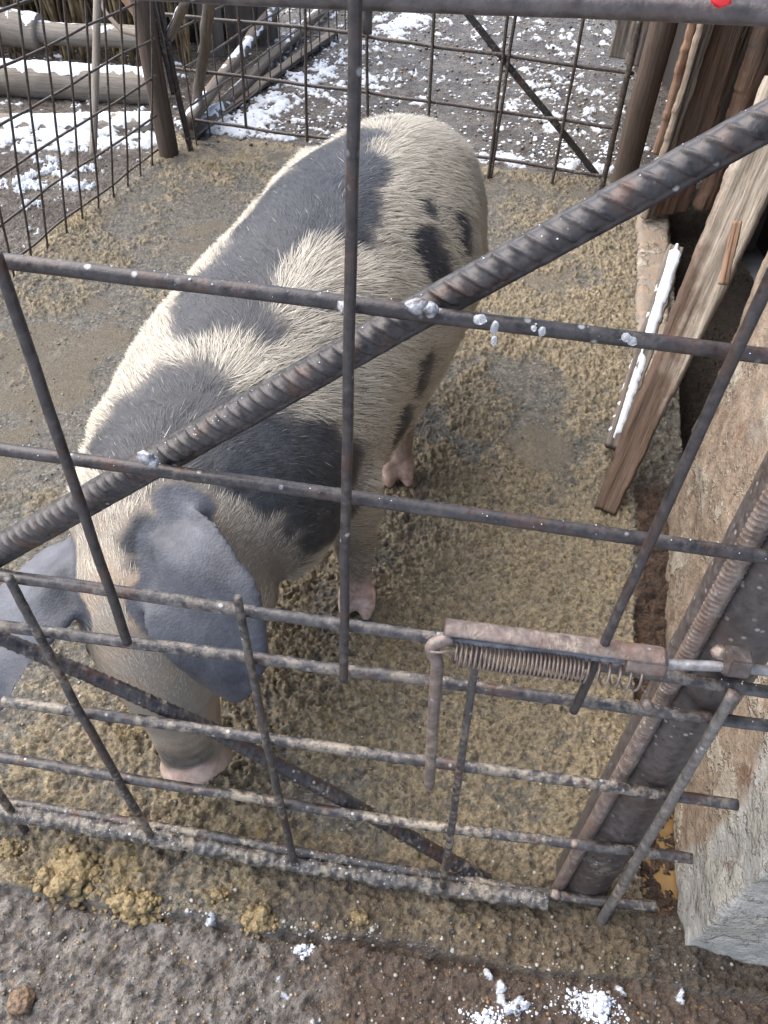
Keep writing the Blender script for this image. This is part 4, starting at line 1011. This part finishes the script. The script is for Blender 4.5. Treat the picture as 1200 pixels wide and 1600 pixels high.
# spring
sa_ = a + d * .014 - up_ * .0125 + fr * .0125; Ls = np.linalg.norm(W3(1002, 1040, -.03) - W3(712, 1018, -.03)); turns = []
f = 0.0; t = 0.0; pts = []
while f < 1:
    pitch = .0042 if (f < .14) else (.0040 if f < .70 else .0100)
    if f < .14: pitch = .0048
    for k in range(14):
        an = k / 14 * 2 * math.pi; pp = f * Ls + pitch * k / 14
        pts.append(sa_ + d * pp + .0112 * (fr * math.cos(an) + up_ * math.sin(an)) - up_ * (.0012 * math.sin(f * 9)))
    f += pitch / Ls
P = np.array(pts)
V, F = tube(np.concatenate([[W3(672, 1019, -.046), W3(690, 1020, -.046), W3(704, 1016, -.042)], P]), .0013, 7)
mesh('latch_spring', V, F, rustM, gate)
# nut guide with weld
nc = W3(1150, 1034, -.022)
bm = bmesh.new(); bmesh.ops.create_cone(bm, cap_ends=True, segments=6, radius1=.0165, radius2=.0165, depth=.020)
bmesh.ops.bevel(bm, geom=bm.edges[:], offset=.0018, segments=2, affect='EDGES'); mt = Matrix((Vector(d).normalized().cross(Vector(up_)), Vector(up_), Vector(d))).transposed().to_4x4()
bmesh.ops.transform(bm, matrix=Matrix.Translation(Vector(nc)) @ mt @ Matrix.Rotation(.4, 4, 'Z'), verts=bm.verts)
me = bpy.data.meshes.new('nut'); bm.to_mesh(me); bm.free(); link('latch_nut', me, pipeM, gate)
def blob(name, u, v, off, r, mat, seed, sq=.8, amp=.4, st=(1, 1, 1)):
    V, F = lump(1, seed, sq, 3, amp, 2.2); V = V * np.array(st) * r; mesh(name, V + W3(u, v, off), F, mat, gate)
blob('weld_bead', 1042, 0, 0, .001, rustM, 1)
bpy.data.objects.remove(bpy.data.objects['weld_bead'])
for (u, v, r, s_) in ((1125, 1020, .008, 1), (1145, 1086, .007, 2), (1012, 1102, .0062, 3), (960, 1224, .006, 4), (898, 1318, .006, 5), (868, 1398, .008, 6)):
    blob('weld_bead', u, v, -.012, r, rustM, s_)
wm = NT('bright_weld'); wm.done(wm.mix(wm.rng(wm.noise(160, 4), .35, .65), (.10, .095, .095), (.42, .42, .44)), .35, .3, wm.bump(wm.noise(240, 4), .9, .002), .6)
for (u, v, r, s_, st) in ((652, 478, .0066, 11, (1.3, .7, .9)), (672, 484, .0056, 12, (1, .8, 1)), (228, 716, .0070, 13, (1.2, .7, 1)), (240, 722, .0055, 14, (1, 1, 1)), (542, 480, .006, 15, (1, 1, 1)), (197, 1000, .0045, 16, (1, 1, 1)), (744, 1060, .004, 17, (1, 1, 1))):
    blob('weld_scar', u, v, -.008, r, wm.m, s_, .9, .5, st)
im = NT('ice'); im.done((.80, .82, .85), .18, 0, im.bump(im.noise(90, 3), .5, .002), .5); im.b.inputs['Transmission Weight'].default_value = .75; im.b.inputs['IOR'].default_value = 1.31
for (u, v, r, s_, st) in ((750, 499, 0.0034, 21, (1.3, 1, 1)), (773, 512, 0.0034, 22, (.8, .8, 1.5)), (772, 532, 0.0024, 23, (.8, .8, 1.6)), (834, 513, .0020, 24, (1, 1, 1)), (847, 518, .0024, 25, (1, 1, 1.4)), (978, 527, 0.0030, 26, (1, 1, 1)), (988, 533, 0.0029, 27, (1.1, 1, 1))):
    blob('ice_drop', u, v, -.013, r, im.m, s_, 1, .3, st)
# dusting of snow grains caught on the thick diagonal and bars: one mesh
rg2 = np.random.default_rng(3); Vs = []; Fs = []; off_ = 0
V0, F0 = lump(1, 3, .8, 1, .3); F0 = np.array(F0)
def grains(pts, n, offc, rr_, spread):
    global off_
    P = resample(np.array([G(u, v, offc) for u, v in pts]), .002)
    for i in range(n):
        p = P[rg2.integers(len(P))]; an = rg2.uniform(.2, 2.6); r = rg2.uniform(.0002, .0008) * (1 if rg2.random() < .95 else 1.6)
        dd_ = P[-1] - P[0]; dd_ /= np.linalg.norm(dd_); s = np.cross(dd_, [0, 0, 1.0]); s /= np.linalg.norm(s); s = s if s @ gn < 0 else -s; u_ = np.cross(s, dd_); u_ = u_ if u_[2] > 0 else -u_
        Vs.append(V0 * r + p + rr_ * (s * math.cos(an) + u_ * math.sin(an))); Fs.append(F0 + off_); off_ += len(V0)
grains([(0, 855), (690, 468)], 90, .019, .0105, 1); grains([(690, 468), (1200, 190)], 22, .019, .0120, 1)
grains([(0, 408), (1200, 555)], 30, 0, .0066, 1); grains([(0, 700), (1200, 870)], 40, 0, .0062, 1); grains([(0, 897), (1200, 1080)], 60, 0, .0058, 1); grains([(0, 980), (1200, 1133)], 80, 0, .0060, 1); grains([(0, 1097), (1140, 1255)], 90, 0, .006, 1); grains([(0, 1262), (850, 1405)], 260, -.012, .0125, 1)
o = mesh('snow_grains', np.concatenate(Vs), np.concatenate(Fs), snowM, gate); o['kind'] = 'stuff'
# red paint dab on the top rail
rd = NT('red_paint'); rd.done((.75, .02, .03), .35)
pr = G(1112, 16, 0); V, F = lump(1, 5, 1, 3, .35, 2); mesh('red_paint_dab', V * [.0050, .0018, .0035] + pr + np.array([0, -.0095, .0070]), F, rd.m, gate)

# muck clumps in front of the gate, the dung ball, the far right corner
mk = NT('fresh_manure'); n_ = mk.noise(180, 5, .65); mk.done(mk.mix(mk.rng(n_, .32, .68), (.115, .080, .035), (.36, .27, .135)), .45, 0, mk.bump(mk.math('ADD', n_, mk.vor(120)), .9, .004), .45)
def clump(u, v, R, n, seed, label, el=(1, .7)):
    c = onz(u, v); rr3 = random.Random(seed); mb = MB()
    for i in range(n):
        q = rr3.gauss(0, .42), rr3.gauss(0, .42); r = R * rr3.uniform(.12, .34) * (1.25 - min(1, math.hypot(*q)))
        if r < .001: continue
        x, y = c[0] + q[0] * R * el[0], c[1] + q[1] * R * el[1]; h = ground_fn(np.array([[x]]), np.array([[y]]))[0][0, 0]
        V, F = lump(r, seed * 50 + i, .75, 2, .65, 2.0); mb.add(V + [x, y, h + r * .25 + R * .10 * max(0, 1 - math.hypot(*q))], F)
    o = mb.build('manure_clump', mk.m); tag(o, label, 'manure')
clump(112, 1372, .062, 130, 1, 'largest crumbly ochre manure heap in front of the gate at far left', (1, .8))
clump(210, 1420, .045, 100, 2, 'long crumbly manure trail just right of the largest heap', (1.3, .7))
clump(405, 1440, .036, 90, 3, 'middle ochre manure clump at the cracked slab edge')
clump(345, 1405, .022, 45, 4, 'small manure crumbs above the middle clump, under the bottom rail')
clump(560, 1440, .022, 45, 5, 'flat manure clump right of the middle clump, in front of the bottom rail')
clump(497, 1448, .010, 14, 6, 'tiny yellowish manure lump between the two front clumps')
clump(20, 1330, .030, 60, 7, 'manure clump at the left frame edge under the bottom rail')
clump(725, 1435, .009, 12, 8, 'tiny yellow manure crumb right of the flat clump, on the damp slab')
clump(747, 1450, .008, 12, 9, 'tiniest manure crumb, farthest right on the damp slab')
c = onz(35, 1566); V, F = lump(.020, 77, .8, 4, .22, 3); V += (.002 * (fbm3(V, 300, 2, 3) - .5))[:, None] * V / .02
mb_ = NT('brown_ball'); mb_.done(mb_.mix(mb_.rng(mb_.noise(130, 4), .35, .65), (.06, .038, .022), (.20, .13, .075)), .6, 0, mb_.bump(mb_.noise(200, 4), 1, .004))
tag(mesh('dung_ball', V + [c[0], c[1], .006], F, mb_.m), 'round brown dung ball on the trampled ground at the lower left corner', 'dung')
